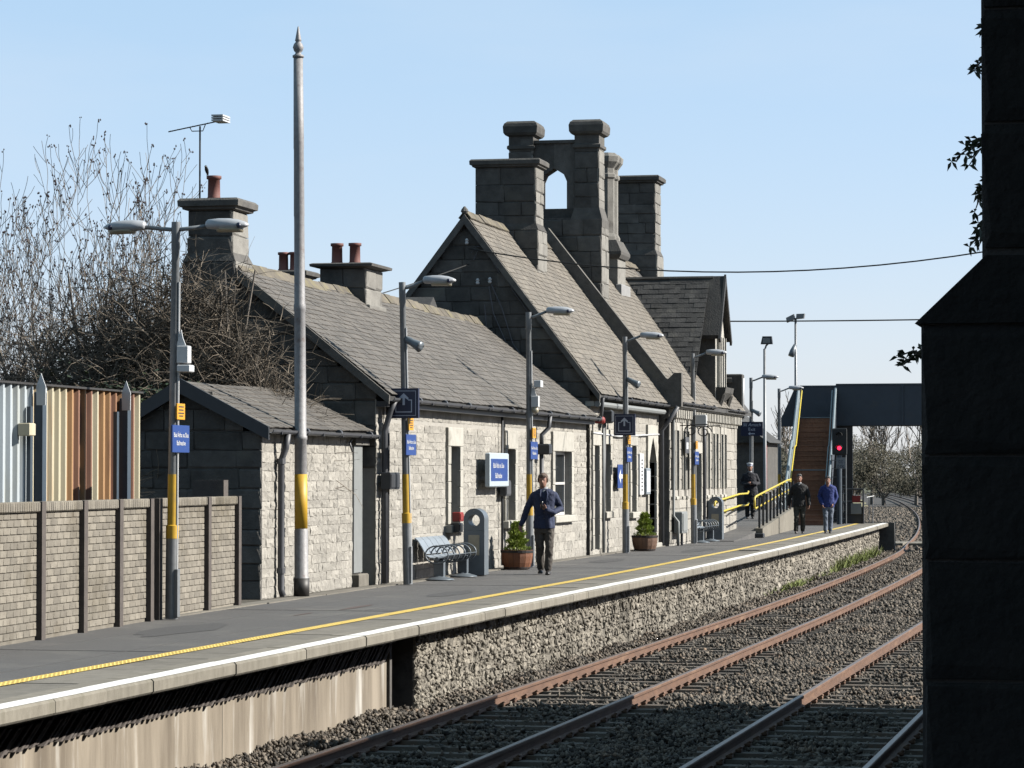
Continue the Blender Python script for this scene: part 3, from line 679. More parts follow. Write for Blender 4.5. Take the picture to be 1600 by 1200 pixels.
# ================================================================ outhouse
oh = thing('outhouse', (-13.4, 44.5, 0), 'small stone outhouse with lean-to slate roof in front of the low gable', 'outhouse')
OX, OY0, OY1 = -12.72, 41.55, 47.1
odoor = (46.55, 47.0, .2, 2.25)
mb = MB(); wall_panel(mb, OX-.3, OX, OY0+.04, OY1, -.02, 2.42); 
mb.prism([(OX-2.4, -.02), (OX-.301, -.02), (OX-.301, 2.5), (OX-1.15, 3.02), (OX-2.4, 2.2)], 'y', OY0+.04, OY0+.34)
ow = mb.build('wall', M['mortar'], oh)
MB().box(OX-2.4, OX-.31, OY0+.02, OY0+.045, -.02, 2.2).build('gable_render', M['dark_mortar'], oh)
lst = []
lay(lst, Vector((OX-.005, OY0, 0)), AY, NX, OY1-OY0-.55, .0, 2.4, ch=(.13,.2), ln=(.2,.5), d=.022, kind='s', m=M['stone'], gap=.004)
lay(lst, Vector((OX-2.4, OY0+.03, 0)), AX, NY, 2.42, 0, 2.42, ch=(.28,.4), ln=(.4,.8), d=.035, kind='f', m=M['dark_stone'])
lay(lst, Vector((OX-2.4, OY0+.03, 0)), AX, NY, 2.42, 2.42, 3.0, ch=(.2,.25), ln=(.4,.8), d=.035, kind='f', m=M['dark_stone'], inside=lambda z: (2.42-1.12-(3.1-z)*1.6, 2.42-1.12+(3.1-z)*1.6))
flush(lst, ow, 250)
MB().box(OX-.02, OX+.03, OY1-.53, OY1-.02, .22, 2.26).build('door', M['door_grey'], oh)
MB().cbox(OX-.1, OX+.12, OY1-.56, OY1+.05, -.02, .2, .02).build('step', M['concrete'], oh)
MB().box(OX-.04, OX+.08, OY1-.6, OY1+.25, 2.27, 2.5).build('lintel', M['dark_stone'], oh)
rf = MB(); e, r = (OX+.16, 2.45), (OX-1.15, 3.12); rb = (OX-2.5, 2.35)
rf.prism([e, r, rb, (rb[0], rb[1]-.07), (r[0], r[1]-.07), (e[0], e[1]-.07)], 'y', OY0-.14, OY1+.08); ro = rf.build('roof', M['slate3'], oh)
s_ = MB(); slope_slates(s_, e, r, OY0-.14, OY1+.08); o = s_.build('slates', M['slate'], ro); o['kind'] = 'stuff'
MB().prism([(e[0]+.02, e[1]-.16), (e[0]+.02, e[1]+.03), (r[0], r[1]+.06), (rb[0], rb[1]+.04), (rb[0], rb[1]-.16), (r[0], r[1]-.16)], 'y', OY0-.19, OY0-.14).build('bargeboard', M['dark_grey'], oh)
gutter(oh, e[0]+.03, e[1]-.01, OY0-.14, OY1+.3)
pipe(oh, [(e[0]+.03, OY0+.75, e[1]-.06), (e[0]-.0, OY0+.75, 2.18), (OX+.09, OY0+.75, 2.0), (OX+.09, OY0+.75, .12), (OX+.12, OY0+.75, .02)], .05)
for z in (.35, 1.95): MB().tube([(OX+.09, OY0+.75, z), (OX+.09, OY0+.75, z+.08)], .065, 10).build('collar', M['gutter'], oh)
pipe(oh, [(OX+.06, OY1-.75, 2.36), (OX+.07, OY1-.95, 2.3), (OX+.12, OY1-.95, 2.15)], .016, name='bracket_lamp')

# ================================================================ low building
lb = thing('low_building', (-14.9, 56, 0), 'low grey stone station range with long slate roof and two chimneys', 'building')
LX, LY0, LY1 = -12.54, 47.35, 65.55; LE, LR, LB = (LX+.26, 3.06), (-14.95, 5.2), (-17.4, 3.06)
holes = [(52.42, 53.15, .9, 2.3), (57.2, 57.9, .9, 2.29), (61.85, 63.65, .93, 2.28)]
mb = MB(); wall_panel(mb, LX-.4, LX, LY0+.05, LY1, -.02, 3.1, holes)
mb.prism([(LB[0]+.2, -.02), (LX-.401, -.02), (LX-.401, 3.05), (LR[0], LR[1]-.12), (LB[0]+.2, 3.05)], 'y', LY0+.05, LY0+.5)
lw = mb.build('wall', M['mortar'], lb)
MB().box(LB[0]+.3, LX-.5, LY0+.6, LY1, -.02, 2.9).build('core', M['dark_mortar'], lb)
MB().prism([(LB[0]+.2, -.02), (LX-.401, -.02), (LX-.401, 3.05), (LR[0], LR[1]-.12), (LB[0]+.2, 3.05)], 'y', LY0+.03, LY0+.05).build('gable_render', M['dark_mortar'], lb)
cut = [opening(lb, LX, holes[0], .34, .22), opening(lb, LX, holes[1], .36, .22), opening(lb, LX, holes[2], .42, .24, depth=.1)]
lst = []
lay(lst, Vector((LX-.005, LY0, 0)), AY, NX, LY1-LY0, 0, 3.02, rel(cut, LY0), ch=(.14,.22), ln=(.22,.62), d=.022, kind='s', m=M['stone'], gap=.004)
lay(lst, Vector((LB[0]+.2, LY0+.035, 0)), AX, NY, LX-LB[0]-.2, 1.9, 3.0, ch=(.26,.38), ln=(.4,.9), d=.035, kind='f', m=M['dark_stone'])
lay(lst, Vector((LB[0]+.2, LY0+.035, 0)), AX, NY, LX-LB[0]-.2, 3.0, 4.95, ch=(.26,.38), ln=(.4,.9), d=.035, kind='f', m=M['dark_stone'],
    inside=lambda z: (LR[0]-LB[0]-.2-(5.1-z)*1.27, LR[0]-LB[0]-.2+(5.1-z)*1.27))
flush(lst, lw, 300)
rf = MB(); rf.prism([LE, LR, LB, (LB[0], LB[1]-.09), (LR[0], LR[1]-.1), (LE[0], LE[1]-.09)], 'y', LY0-.1, LY1+.1); ro = rf.build('roof', M['slate3'], lb)
s_ = MB(); slope_slates(s_, LE, LR, LY0-.1, LY1-.05); o = s_.build('slates', M['slate'], ro); o['kind'] = 'stuff'
ridge_line(ro, LR[0], LR[1]+.02, LY0-.05, LY1-.2)
MB().prism([(LE[0], LE[1]-.12), (LE[0]+.01, LE[1]+.02), (LR[0], LR[1]+.05), (LB[0], LB[1]+.02), (LB[0], LB[1]-.12), (LR[0], LR[1]-.14)], 'y', LY0-.16, LY0-.1).build('verge', M['dark_stone'], lb)
MB().box(LX+.01, LX+.2, LY0, LY1, 2.9, 2.99).build('soffit', M['dark_grey'], lb)
MB().box(LX+.16, LX+.2, LY0, LY1, 2.99, 3.07).build('fascia', M['dark_grey'], lb)
gutter(lb, LE[0]+.03, LE[1]-.02, LY0-.1, LY1+.1)
chimney(lb, None, -15.72, -14.95, 47.25, 48.1, 4.6, 6.14, .2, .14, pots=[(-15.4, 47.65, .42)], setoff=5.3)
chimney(lb, None, -15.5, -14.6, 54.4, 55.6, 4.6, 5.66, .1, .16, m='stone', pots=[(-15.3, 54.9, .42), (-14.95, 54.9, .42)])
MB().cbox(-14.62, -14.52, 54.38, 55.62, 4.6, 4.98, .02).build('flashing', M['chim'], lb)
# rainwater pipe between outhouse and range, wall conduits and boxes
pipe(lb, [(LX+.27, 47.55, 3.0), (LX+.2, 47.55, 2.85), (LX+.1, 47.55, 2.5), (LX+.1, 47.55, .02)], .05)
pipe(lb, [(LX+.07, 47.85, 2.9), (LX+.08, 47.85, 2.3), (LX+.07, 47.85, .02)], .028)
pipe(lb, [(LX+.08, 56.55, 2.9), (LX+.08, 56.55, .05)], .024, 'dark_grey', 'conduit')
pipe(lb, [(LX+.28, 60.2, 3.0), (LX+.25, 60.2, 2.75), (LX+.12, 60.1, 2.6), (LX+.12, 60.1, 2.4)], .045)
MB().cbox(LX+.04, LX+.3, 60.0, 60.3, 2.2, 2.42, .03).build('hopper', M['dark_grey'], lb)
pipe(lb, [(LX+.12, 60.1, 2.2), (LX+.12, 60.1, .05)], .045)
def wall_box(name, x, y, z, sx, sy, sz, m, label, cat='box', lid=True):
    t = thing(name, (x, y, z), label, cat)
    MB().cbox(x, x+sx, y, y+sy, z, z+sz, .012).build('case', M[m], t)
    if lid: MB().cbox(x+sx, x+sx+.012, y+.02, y+sy-.02, z+.03, z+sz-.03, .004).build('lid', M[m], t)
    return t
wall_box('meter_box', LX+.07, 47.42, 1.55, .16, .6, .28, 'dark_grey', 'dark grey cable box across the pipes beside the grey outhouse door')
wall_box('cable_box', LX+.07, 56.4, 1.38, .12, .42, .3, 'gutter', 'grey cable box on the conduit beside the wall station sign')
wall_box('wall_bin', LX+.07, 52.45, .95, .14, .28, .17, 'red', 'red box on the wall under the leftmost station window', 'box')
wall_box('letter_rack', LX+.07, 52.3, .76, .16, .3, .17, 'dark_grey', 'dark box on the wall below the red box behind the bin', 'box')

# rear wing
rw = thing('rear_wing', (-18, 62, 0), 'dark slate roofed rear wing half hidden behind the low range', 'building')
MB().box(-21, -15.5, 60, 65, -.02, 4.0).build('wall', M['dark_mortar'], rw)
MB().prism([(59.6, 3.9), (62.6, 5.6), (65.4, 3.9)], 'x', -21.2, -15.3).build('roof', M['slate3'], rw)
chimney(rw, None, -18.75, -18.0, 61.8, 62.6, 4.5, 6.0, .16, .14, pots=[(-18.5, 62.1, .42), (-18.25, 62.1, .42)])

# ================================================================ tall building
tb = thing('tall_building', (-15.2, 77, 0), 'tall gothic stone station house with steep gables and massive chimneys', 'building')
TX, TY0, TY1 = -12.47, 65.62, 74.9; RZ = 7.6; RX_ = -15.3
E1, R1, B1 = (TX+.25, 3.56), (RX_, RZ), (RX_-(TX+.25-RX_), 3.56)
h1 = [(65.95, 66.55, .12, 2.44), (67.3, 67.95, .95, 2.48), (70.75, 71.4, .9, 2.48)]
arch = (73.2, 74.3, .02, 2.75)
mb = MB(); wall_panel(mb, TX-.45, TX, TY0+.05, TY1, -.02, 3.56, h1+[arch])
mb.prism([(B1[0]+.25, -.02), (TX-.451, -.02), (TX-.451, 3.5), (RX_, RZ-.2), (B1[0]+.25, 3.5)], 'y', TY0+.06, TY0+.5); tw = mb.build('wall', M['mortar'], tb)
MB().prism([(B1[0]+.25, -.02), (TX-.02, -.02), (TX-.02, 3.5), (RX_, RZ-.12), (B1[0]+.25, 3.5)], 'y', TY0+.03, TY0+.06).build('gable_render', M['dark_mortar'], tb)
MB().box(B1[0]+.3, TX-.6, TY0+.6, 88, -.02, 3.4).build('core', M['dark_mortar'], tb)
cut = [opening(tb, TX, h1[0], .34, .2, False, .5, 'door_dark'), opening(tb, TX, h1[1], .34, .2), opening(tb, TX, h1[2], .34, .2)]
# pointed doorway
a0, a1, az = arch[0], arch[1], 2.1
for a, b in ((a0-.2, a0), (a1, a1+.2)):
    for k in range(6): MB().cbox(TX-.3, TX+.06, a, b, .35*k+.004, .35*k+.346, .01).build('jamb_stone', M['dressed'], tb)
yc = (a0+a1)/2
for s in (-1, 1):
    pr_ = [(yc+s*.0, 2.98), (yc, 2.72), (yc+s*.28, 2.46), (yc+s*(a1-yc), az), (yc+s*(a1-yc+.2), az), (yc+s*(a1-yc+.2), 3.02), (yc, 3.02)]
    MB().prism(pr_[1:] if s > 0 else pr_[1:][::-1], 'x', TX-.3, TX+.06).build('arch_stone', M['dressed'], tb)
MB().box(TX-.46, TX-.38, a0, a1, 0, 2.75).build('door', M['door_dark'], tb)
MB().cbox(TX-.4, TX+.18, a0-.1, a1+.1, -.02, .1, .02).build('step', M['dressed'], tb)
cut.append((a0-.21, a1+.21, 0, 3.03))
lst = []
lay(lst, Vector((TX-.005, TY0, 0)), AY, NX, TY1-TY0, 0, 3.3, rel(cut, TY0), ch=(.14,.23), ln=(.22,.62), d=.022, kind='s', m=M['stone'], gap=.004)
MB().box(TX-.1, TX+.1, TY0, TY1, 3.31, 3.42).build('eaves_course', M['dressed'], tb)
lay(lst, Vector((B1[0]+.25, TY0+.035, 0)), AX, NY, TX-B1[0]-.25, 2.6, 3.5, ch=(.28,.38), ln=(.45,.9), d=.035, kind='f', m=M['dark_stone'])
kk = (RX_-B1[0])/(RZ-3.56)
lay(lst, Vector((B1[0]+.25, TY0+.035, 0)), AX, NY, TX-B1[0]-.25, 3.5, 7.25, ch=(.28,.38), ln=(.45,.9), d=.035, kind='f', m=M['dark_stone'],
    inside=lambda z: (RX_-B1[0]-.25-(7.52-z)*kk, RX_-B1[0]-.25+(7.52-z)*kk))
rf = MB(); rf.prism([E1, R1, B1, (B1[0], B1[1]-.1), (R1[0], R1[1]-.12), (E1[0], E1[1]-.1)], 'y', TY0-.08, TY1+.1); ro = rf.build('roof', M['slate3'], tb)
s_ = MB(); slope_slates(s_, E1, R1, TY0-.08, TY1); o = s_.build('slates', M['slate2'], ro); o['kind'] = 'stuff'
ridge_line(ro, RX_, RZ+.03, TY0-.1, 69.7); ridge_line(ro, RX_, RZ+.03, 70.7, TY1)
MB().prism([(E1[0], E1[1]-.15), (E1[0]+.01, E1[1]+.01), (R1[0], R1[1]+.03), (B1[0], B1[1]+.01), (B1[0], B1[1]-.15), (R1[0], R1[1]-.2)], 'y', TY0-.15, TY0-.08).build('verge', M['dark_stone'], tb)
MB().lathe([(.05,0),(.09,.05),(.07,.1),(.02,.16)], 8, (RX_, TY0-.1, RZ+.04)).build('finial', M['dark_stone'], tb)
gutter(tb, E1[0]+.03, E1[1]-.02, TY0-.05, TY1-.15)
MB().tube([(TX+.17, TY0, 3.36), (TX+.17, TY1-.2, 3.36)], .07, 8).build('eaves_pipe', M['door_grey'], tb)
pipe(tb, [(E1[0]+.03, TY0+.05, 3.5), (TX+.22, TY0+.25, 3.2), (TX+.14, TY0+.45, 2.85)], .045)
pipe(tb, [(TX+.08, 66.85, 3.25), (TX+.08, 66.85, .03)], .03, 'door_grey', 'conduit')
pipe(tb, [(TX+.1, 66.95, 3.0), (TX+.07, 66.95, .03)], .03, 'dark_grey', 'conduit')
pipe(tb, [(TX+.06, TY0+.1, 2.72), (TX+.06, 69, 2.68), (TX+.06, 74.6, 2.80)], .022, 'white_plastic', 'cable')
# block two: projecting hall with cornice, lancets, cross gable and oriel
QX, QY0, QY1 = -12.2, 74.9, 87.0
E2, R2, B2 = (QX+.28, 3.6), (RX_, 7.92), (-18.7, 3.6)
lan = [(75.35,75.62),(76.0,76.27),(77.3,77.57),(77.95,78.22),(81.2,81.45),(82.3,82.55),(83.3,83.55),(84.2,84.45),(85.2,85.45)]
lan = [(75.2,75.58),(75.85,76.23),(76.9,77.28),(77.55,77.93),(80.55,80.93),(81.2,81.58),(82.15,82.53),(82.8,83.18),(83.75,84.13),(84.4,84.78)]
hl = [(a, b, 1.4, 2.92) for a, b in lan] + [(78.95, 80.0, .05, 2.35)]
mb = MB(); wall_panel(mb, QX-.5, QX, QY0+.05, QY1, -.02, 3.5, hl); 
mb.prism([(B2[0]+.2, 3.0), (QX-.501, 3.0), (QX-.501, 3.3), (RX_, 7.6), (B2[0]+.2, 3.3)], 'y', QY0+.05, QY0+.4)
mb.box(QX-.5, QX-.001, QY0+.03, QY0+.05, -.02, 3.5); qw = mb.build('wall', M['mortar'], tb)
MB().box(TX+.0, QX-.002, QY0-.0, QY0+.03, -.02, 3.5).build('return_wall', M['dark_stone'], tb)
cut = []
for a, b, z0, z1 in hl[:-1]:
    for p, q in ((a-.09, a-.002), (b+.002, b+.09)): MB().cbox(QX-.3, QX+.05, p, q, z0+.003, z1-.003, .01).build('jamb_stone', M['dressed'], tb)
    MB().prism([(a-.09, z1), (a, z1), ((a+b)/2, z1+.0), (b, z1), (b+.09, z1), (b+.09, z1+.2), (a-.09, z1+.2)], 'x', QX-.3, QX+.05).build('lintel', M['dressed'], tb)
    MB().prism([(QX-.3, z0-.02), (QX+.05, z0-.18), (QX+.05, z0-.24), (QX-.3, z0-.24)], 'y', a-.02, b+.02).build('sill', M['dressed'], tb)
    MB().box(QX-.33, QX-.3, a, b, z0, z1).build('pane', M['glass'], tb)
    cut.append((a-.1, b+.1, z0-.25, z1+.21))
cut.append(opening(tb, QX, hl[-1], .3, .18, False, .45, 'door_dark'))
lay(lst, Vector((QX-.005, QY0, 0)), AY, NX, QY1-QY0, 0, 3.12, rel(cut, QY0), ch=(.24,.34), ln=(.45,1.1), d=.03, kind='f', m=M['stone'], gap=.008)
flush(lst, tw, 300)
MB().box(QX-.1, QX+.05, QY0, QY1, 3.13, 3.2).build('string_course', M['dressed'], tb)
dent = MB().cbox(-.08, .13, -.07, .07, -.12, .12, .02).mesh('dentil', M['dressed'])
for k in range(40): link('dentil', dent, tb, Vector((QX+.06, QY0+.15+k*.3, 3.33))-wl(tb))
MB().prism([(QX-.1, 3.46), (QX+.22, 3.46), (QX+.26, 3.54), (QX+.26, 3.6), (QX-.1, 3.6)], 'y', QY0-.02, QY1).build('cornice', M['dressed'], tb)
rf = MB(); rf.prism([E2, R2, B2, (B2[0], B2[1]-.1), (R2[0], R2[1]-.12), (E2[0], E2[1]-.1)], 'y', QY0, 88.3); ro = rf.build('roof', M['slate3'], tb)
s_ = MB(); slope_slates(s_, E2, R2, QY0, QY1); o = s_.build('slates', M['slate2'], ro); o['kind'] = 'stuff'
ridge_line(ro, RX_, R2[1]+.02, 76.3, 88.2)
MB().prism([(E2[0]+.06, E2[1]-.1), (E2[0]+.06, E2[1]+.75), (E2[0]-.12, E2[1]+.75), (E2[0]-.3, E2[1]+.58), (R2[0]+.02, R2[1]+.14), (R2[0]-1.2, 6.4), (R2[0]-1.2, 5.8), (R2[0], R2[1]-.4), (E2[0]-.5, E2[1]-.1)], 'y', QY0-.14, QY0+.08).build('skew', M['dark_stone'], tb)
gutter(tb, E2[0]+.03, E2[1]+.02, QY0+.1, 80.8); gutter(tb, E2[0]+.03, E2[1]+.02, 83.5, QY1)
pipe(tb, [(E2[0]-.02, QY0-.2, 3.5), (QX+.0, QY0-.2, 3.1), (TX+.12, QY0-.2, 2.9), (TX+.12, QY0-.2, .02)], .055)
pipe(tb, [(QX+.2, QY0+.2, 3.5), (QX+.08, QY0+.2, 3.15), (QX+.08, QY0+.2, .75), (QX+.2, QY0+.2, .6), (QX+.2, QY0+.2, .02)], .035, 'door_grey')
pipe(tb, [(QX+.1, 80.1, 3.2), (QX+.1, 80.2, 2.6), (QX+.08, 80.25, .02)], .05)
# cross gable: dark slope towards the camera
CY, CZ, CF = 83.0, 7.25, QX-.06
sl2 = (R2[1]-E2[1])/(E2[0]-R2[0])
def main_z(x): return E2[1] + (E2[0]-x)*sl2
def cgz(dy): return CZ-dy*1.09
mb = MB()
# left slope clipped by the main roof: a triangle strip from ridge to valley
xs = np.linspace(CF-.1, -15.2, 14); up = []; lo = []
for x in xs:
    d = (CZ-main_z(x))/1.09; d = max(0.02, min(3.1, d)); up.append((x, CY, CZ)); lo.append((x, CY-d, CZ-d*1.09))
n_ = len(xs); mb.add(up+lo, [(i, i+1, n_+i+1, n_+i) for i in range(n_-1)])
up2 = [(x, CY, CZ) for x in xs]; lo2 = [(p[0], 2*CY-p[1], p[2]) for p in lo]; mb.add(up2+lo2, [(i+1, i, n_+i, n_+i+1) for i in range(n_-1)])
cg = mb.build('cross_roof', M['slate3'], tb)
s_ = MB(); slope_slates_x(s_, (CY-3.1, CZ-3.1*1.09), (CY, CZ), -15.1, CF-.1, clip=main_z); o = s_.build('slates', M['slate3'], cg); o['kind'] = 'stuff'
MB().tube([(CF, CY, CZ+.02), (-15.1, CY, CZ+.02)], .06, 6).build('ridge_roll', M['dark_stone'], cg)
# oriel dormer below its own steep roof
dw = .95; DX = QX+.12
mb = MB(); mb.box(QX-1.2, DX, CY-dw+.1, CY+dw-.1, 3.6, 5.7)
mb.prism([(CY-dw+.1, 5.7), (CY+dw-.1, 5.7), (CY, 7.1)], 'x', QX-1.2, DX); mb.build('dormer_wall', M['dressed'], tb)
mb = MB().box(QX-1.2, DX-.01, CY-dw+.08, CY-dw+.1, 3.6, 5.7); mb.build('dormer_cheek', M['dark_stone'], tb)
for s in (-1, 1):
    MB().prism([(CY, 7.32), (CY, 7.14), (CY+s*(dw+.14), 5.52), (CY+s*(dw+.2), 5.62)][::s], 'x', QX-1.3, DX+.12).build('dormer_roof', M['slate3'], tb)
    MB().prism([(CY, 7.36), (CY, 7.1), (CY+s*(dw+.14), 5.42), (CY+s*(dw+.24), 5.52)][::s], 'x', DX+.12, DX+.18).build('bargeboard', M['door_dark'], tb)
for k in range(3):
    y = CY-.55+k*.42; MB().box(DX, DX+.03, y, y+.28, 4.3, 5.5).build('dormer_pane', M['glass'], tb)
    for q in (y-.07, y+.28): MB().box(DX, DX+.09, q, q+.07, 4.2, 5.6).build('mullion', M['dressed'], tb)
MB().prism([(QX-.1, 3.65), (QX+.1, 3.75), (DX+.25, 4.05), (DX+.28, 4.2), (QX-.1, 4.2)], 'y', CY-.8, CY+.8).build('oriel_sill', M['dark_stone'], tb)
MB().tube([(QX+.1, CY-.75, 3.4), (QX+.22, CY-.75, 3.7), (DX+.2, CY-.75, 4.0)], .07, 6).build('oriel_bracket', M['dark_stone'], tb)
MB().tube([(QX+.1, CY+.75, 3.4), (QX+.22, CY+.75, 3.7), (DX+.2, CY+.75, 4.0)], .07, 6).build('oriel_bracket', M['dark_stone'], tb)
# chimneys of the tall house
chimney(tb, None, -16.03, -14.55, 69.75, 70.65, 5.6, 9.1, .2, .12, setoff=7.6)
b = MB().box(-16.46, -14.02, 75.25, 76.15, 5.0, 8.35).build('chimney', M['dark_mortar'], tb)
lst = []
lay(lst, Vector((-16.5, 75.24, 0)), AX, NY, 2.52, 5.0, 8.3, ch=(.32,.44), ln=(.4,.85), d=.04, kind='f', m=M['dark_stone'])
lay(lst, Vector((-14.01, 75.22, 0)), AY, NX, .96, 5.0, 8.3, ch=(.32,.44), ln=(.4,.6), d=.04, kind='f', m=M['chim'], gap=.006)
def octo(x, y, r, z): return [(x+r*math.cos(a)*1.08, y+r*math.sin(a)*1.08, z) for a in [math.pi/8+k*math.pi/4 for k in range(8)]]
for x0, x1 in ((-16.42, -15.78), (-14.7, -14.06)):
    MB().box(x0+.03, x1-.03, 75.33, 76.03, 8.35, 10.45).build('shaft', M['dark_mortar'], b)
    lay(lst, Vector((x0, 75.335, 0)), AX, NY, x1-x0, 8.45, 10.4, ch=(.35,.45), ln=(.3,.7), d=.035, kind='f', m=M['dark_stone'])
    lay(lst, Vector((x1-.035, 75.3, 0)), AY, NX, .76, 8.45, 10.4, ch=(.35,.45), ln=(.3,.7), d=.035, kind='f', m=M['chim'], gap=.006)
    MB().rings([[(x0-o, 75.3-o, z), (x1+o, 75.3-o, z), (x1+o, 76.06+o, z), (x0-o, 76.06+o, z)] for o, z in ((0,10.12),(.04,10.15),(.04,10.22),(0,10.25),(0,10.46),(.08,10.5),(.12,10.56),(.13,10.72),(.1,10.8),(.03,10.86))]).build('cap', M['dark_stone'], b)
    MB().rings([[(x0-o, 75.3-o, z), (x1+o, 75.3-o, z), (x1+o, 76.06+o, z), (x0-o, 76.06+o, z)] for o, z in ((.09,8.1),(.09,8.3),(0,8.62))]).build('offset', M['dark_stone'], b)
# screen with pointed opening between the shafts
ya, yb = 75.4, 75.9
MB().prism([(-15.78,8.35),(-14.7,8.35),(-14.7,8.6),(-15.78,8.6)], 'y', ya, yb).build('screen_foot', M['dark_stone'], b)
MB().prism([(-15.78,8.6),(-15.58,8.6),(-15.58,9.3),(-15.5,9.48),(-15.25,9.64),(-15.25,10.28),(-15.78,10.28)], 'y', ya, yb).build('screen_half', M['dark_stone'], b)
MB().prism([(-14.7,8.6),(-14.92,8.6),(-14.92,9.3),(-15.0,9.48),(-15.25,9.64),(-15.25,10.28),(-14.7,10.28)][::-1], 'y', ya, yb).build('screen_half', M['dark_stone'], b)
MB().box(-15.78, -14.7, ya-.06, yb+.06, 10.28, 10.36).build('screen_cap', M['dark_stone'], b)
flush(lst, b, 120)
# clustered octagonal flues
c = MB().box(-15.55, -14.32, 79.4, 80.6, 5.5, 7.75).build('chimney', M['chim'], tb)
MB().rings([[(-15.6-o, 79.35-o, z), (-14.27+o, 79.35-o, z), (-14.27+o, 80.65+o, z), (-15.6-o, 80.65+o, z)] for o, z in ((0,7.6),(.06,7.7),(.06,7.78),(-.1,8.1))]).build('offset', M['dark_stone'], c)
for fx in (-15.3, -14.7):
    for fy in (79.72, 80.28):
        MB().rings([octo(fx, fy, r, z) for r, z in ((.27,8.0),(.27,8.2),(.22,8.3),(.22,9.75),(.26,9.8),(.26,9.88),(.22,9.92),(.22,10.05),(.34,10.22),(.36,10.36),(.26,10.46))]).build('flue', M['chim'], c)
chimney(tb, None, -15.95, -14.72, 87.9, 88.9, 5.5, 10.45, .22, .14, setoff=8.3)
MB().cbox(-14.35, -14.2, 79.3, 80.7, 6.1, 6.9, .02).build('flashing', M['lead'], tb)
# third block: flat topped wing with kneeler
MB().box(-16, -12.35, 87.05, 88.2, -.02, 4.5).build('porch_wall', M['dark_stone'], tb)
MB().cbox(-12.5, -12.02, 87.0, 87.5, 3.4, 4.72, .03).build('kneeler', M['dark_stone'], tb)
MB().cbox(-13.2, -12.3, 86.95, 88.3, 4.45, 4.62, .03).build('parapet', M['dark_stone'], tb)
MB().prism([(-16, 4.5), (-12.9, 4.5), (-14.4, 6.2)], 'y', 87.1, 88.15).build('porch_roof', M['slate3'], tb)
pipe(tb, [(-12.28, 87.2, 3.4), (-12.25, 87.2, .4)], .05, 'white_plastic')
pipe(tb, [(-12.0, 87.1, 4.6), (-12.02, 87.1, 3.5)], .04, 'white_plastic')
pp = thing('platform_shelter', (-13.6, 101, .4), 'dark gabled shelter at the top of the ramp beyond the station house', 'shelter')
MB().box(-15.4, -13.0, 99.5, 103, .0, 2.9).build('wall', M['dark_stone'], pp)
MB().prism([(-15.6, 2.85), (-12.8, 2.85), (-13.1, 3.05), (-14.2, 3.9)], 'y', 99.3, 103.2).build('roof', M['slate3'], pp)
MB().box(-12.99, -12.93, 99.5, 99.62, .4, 2.9).build('post', M['red'], pp)
# ornamental brackets and wiring below the cornice
def scroll(y):
    t = thing('scroll_bracket', (QX, y, 2.7), 'wrought iron scroll bracket %s' % ('left of the lamp' if y < 78 else 'right of the lamp') + ' under the cornice', 'bracket')
    for q in range(2):
        pts = [(QX+.05+(.3-.22*k/18)*math.cos(k*.5)*.7+.25, y+q*.1, 2.92-(.02*k)*0+(.16-.1*k/18)*math.sin(k*.5)) for k in range(18)]
        MB().tube(pts, .012, 5).build('scroll', M['cable'], t)
    MB().tube([(QX, y, 3.05), (QX+.75, y, 3.08)], .014, 5).build('arm', M['cable'], t)
scroll(76.5); scroll(78.75)
# gable wiring and insulators
gw = thing('gable_wiring', (RX_, TY0-.1, 5), 'loose looped cables and insulators on the dark tall gable', 'cable')
for pts in ([(-15.15,6.75),(-15.05,6.9),(-14.75,6.85),(-14.45,6.4),(-14.2,5.9),(-13.8,5.35)], [(-15.1,6.6),(-15.0,6.82),(-14.8,6.78),(-14.5,6.3)],
            [(-14.75,6.0),(-14.65,5.4),(-14.3,4.6),(-13.7,4.0),(-13.2,3.4)], [(-14.7,6.05),(-14.45,5.5),(-14.2,4.7),(-13.9,4.3)], [(-14.85,5.6),(-14.8,5.0),(-14.5,4.5),(-13.9,4.1)]):
    MB().tube([(p[0], TY0-.06, p[1]) for p in pts], .014, 5).build('cable_loop', M['gutter'], gw)
for x, z in ((-15.0,6.05),(-14.72,6.07),(-15.25,6.95)): MB().lathe([(.03,0),(.045,.03),(.03,.06),(.045,.09),(.02,.13)], 8, (x, TY0-.1, z)).build('insulator', M['white_plastic'], gw)
# ================================================================ fences on the left
FA, FB = Vector((-11.98, 29.3, 0)), Vector((-12.5, 39.85, 0))
fdir = (FB-FA).normalized(); fn = fdir.cross(Vector((0, 0, 1)))
fc = thing('brick_pattern_fence', FA, 'low cast concrete fence with brick pattern panels and dark posts', 'fence')
posts_y = [27.6, 29.45, 31.13, 32.65, 34.05, 35.35, 35.72, 38.05, 39.62]
def fpt(y): return FA + fdir*((y-FA.y)/fdir.y)
brick = stone_mesh(300, .35, 2, 2)
bsm = brick.mesh('brick', M['fence_brick'])
bricks = []
for y in posts_y:
    p = fpt(y); a = fdir*.07; n = fn*.075
    mb = MB(); q = [p-a-n*.2, p+a-n*.2, p+a+n, p-a+n]
    mb.add([(v.x, v.y, -.05) for v in q]+[(v.x, v.y, 1.5) for v in q], [(0,1,5,4),(1,2,6,5),(2,3,7,6),(3,0,4,7),(4,5,6,7)]); mb.build('post', M['fence_post'], fc)
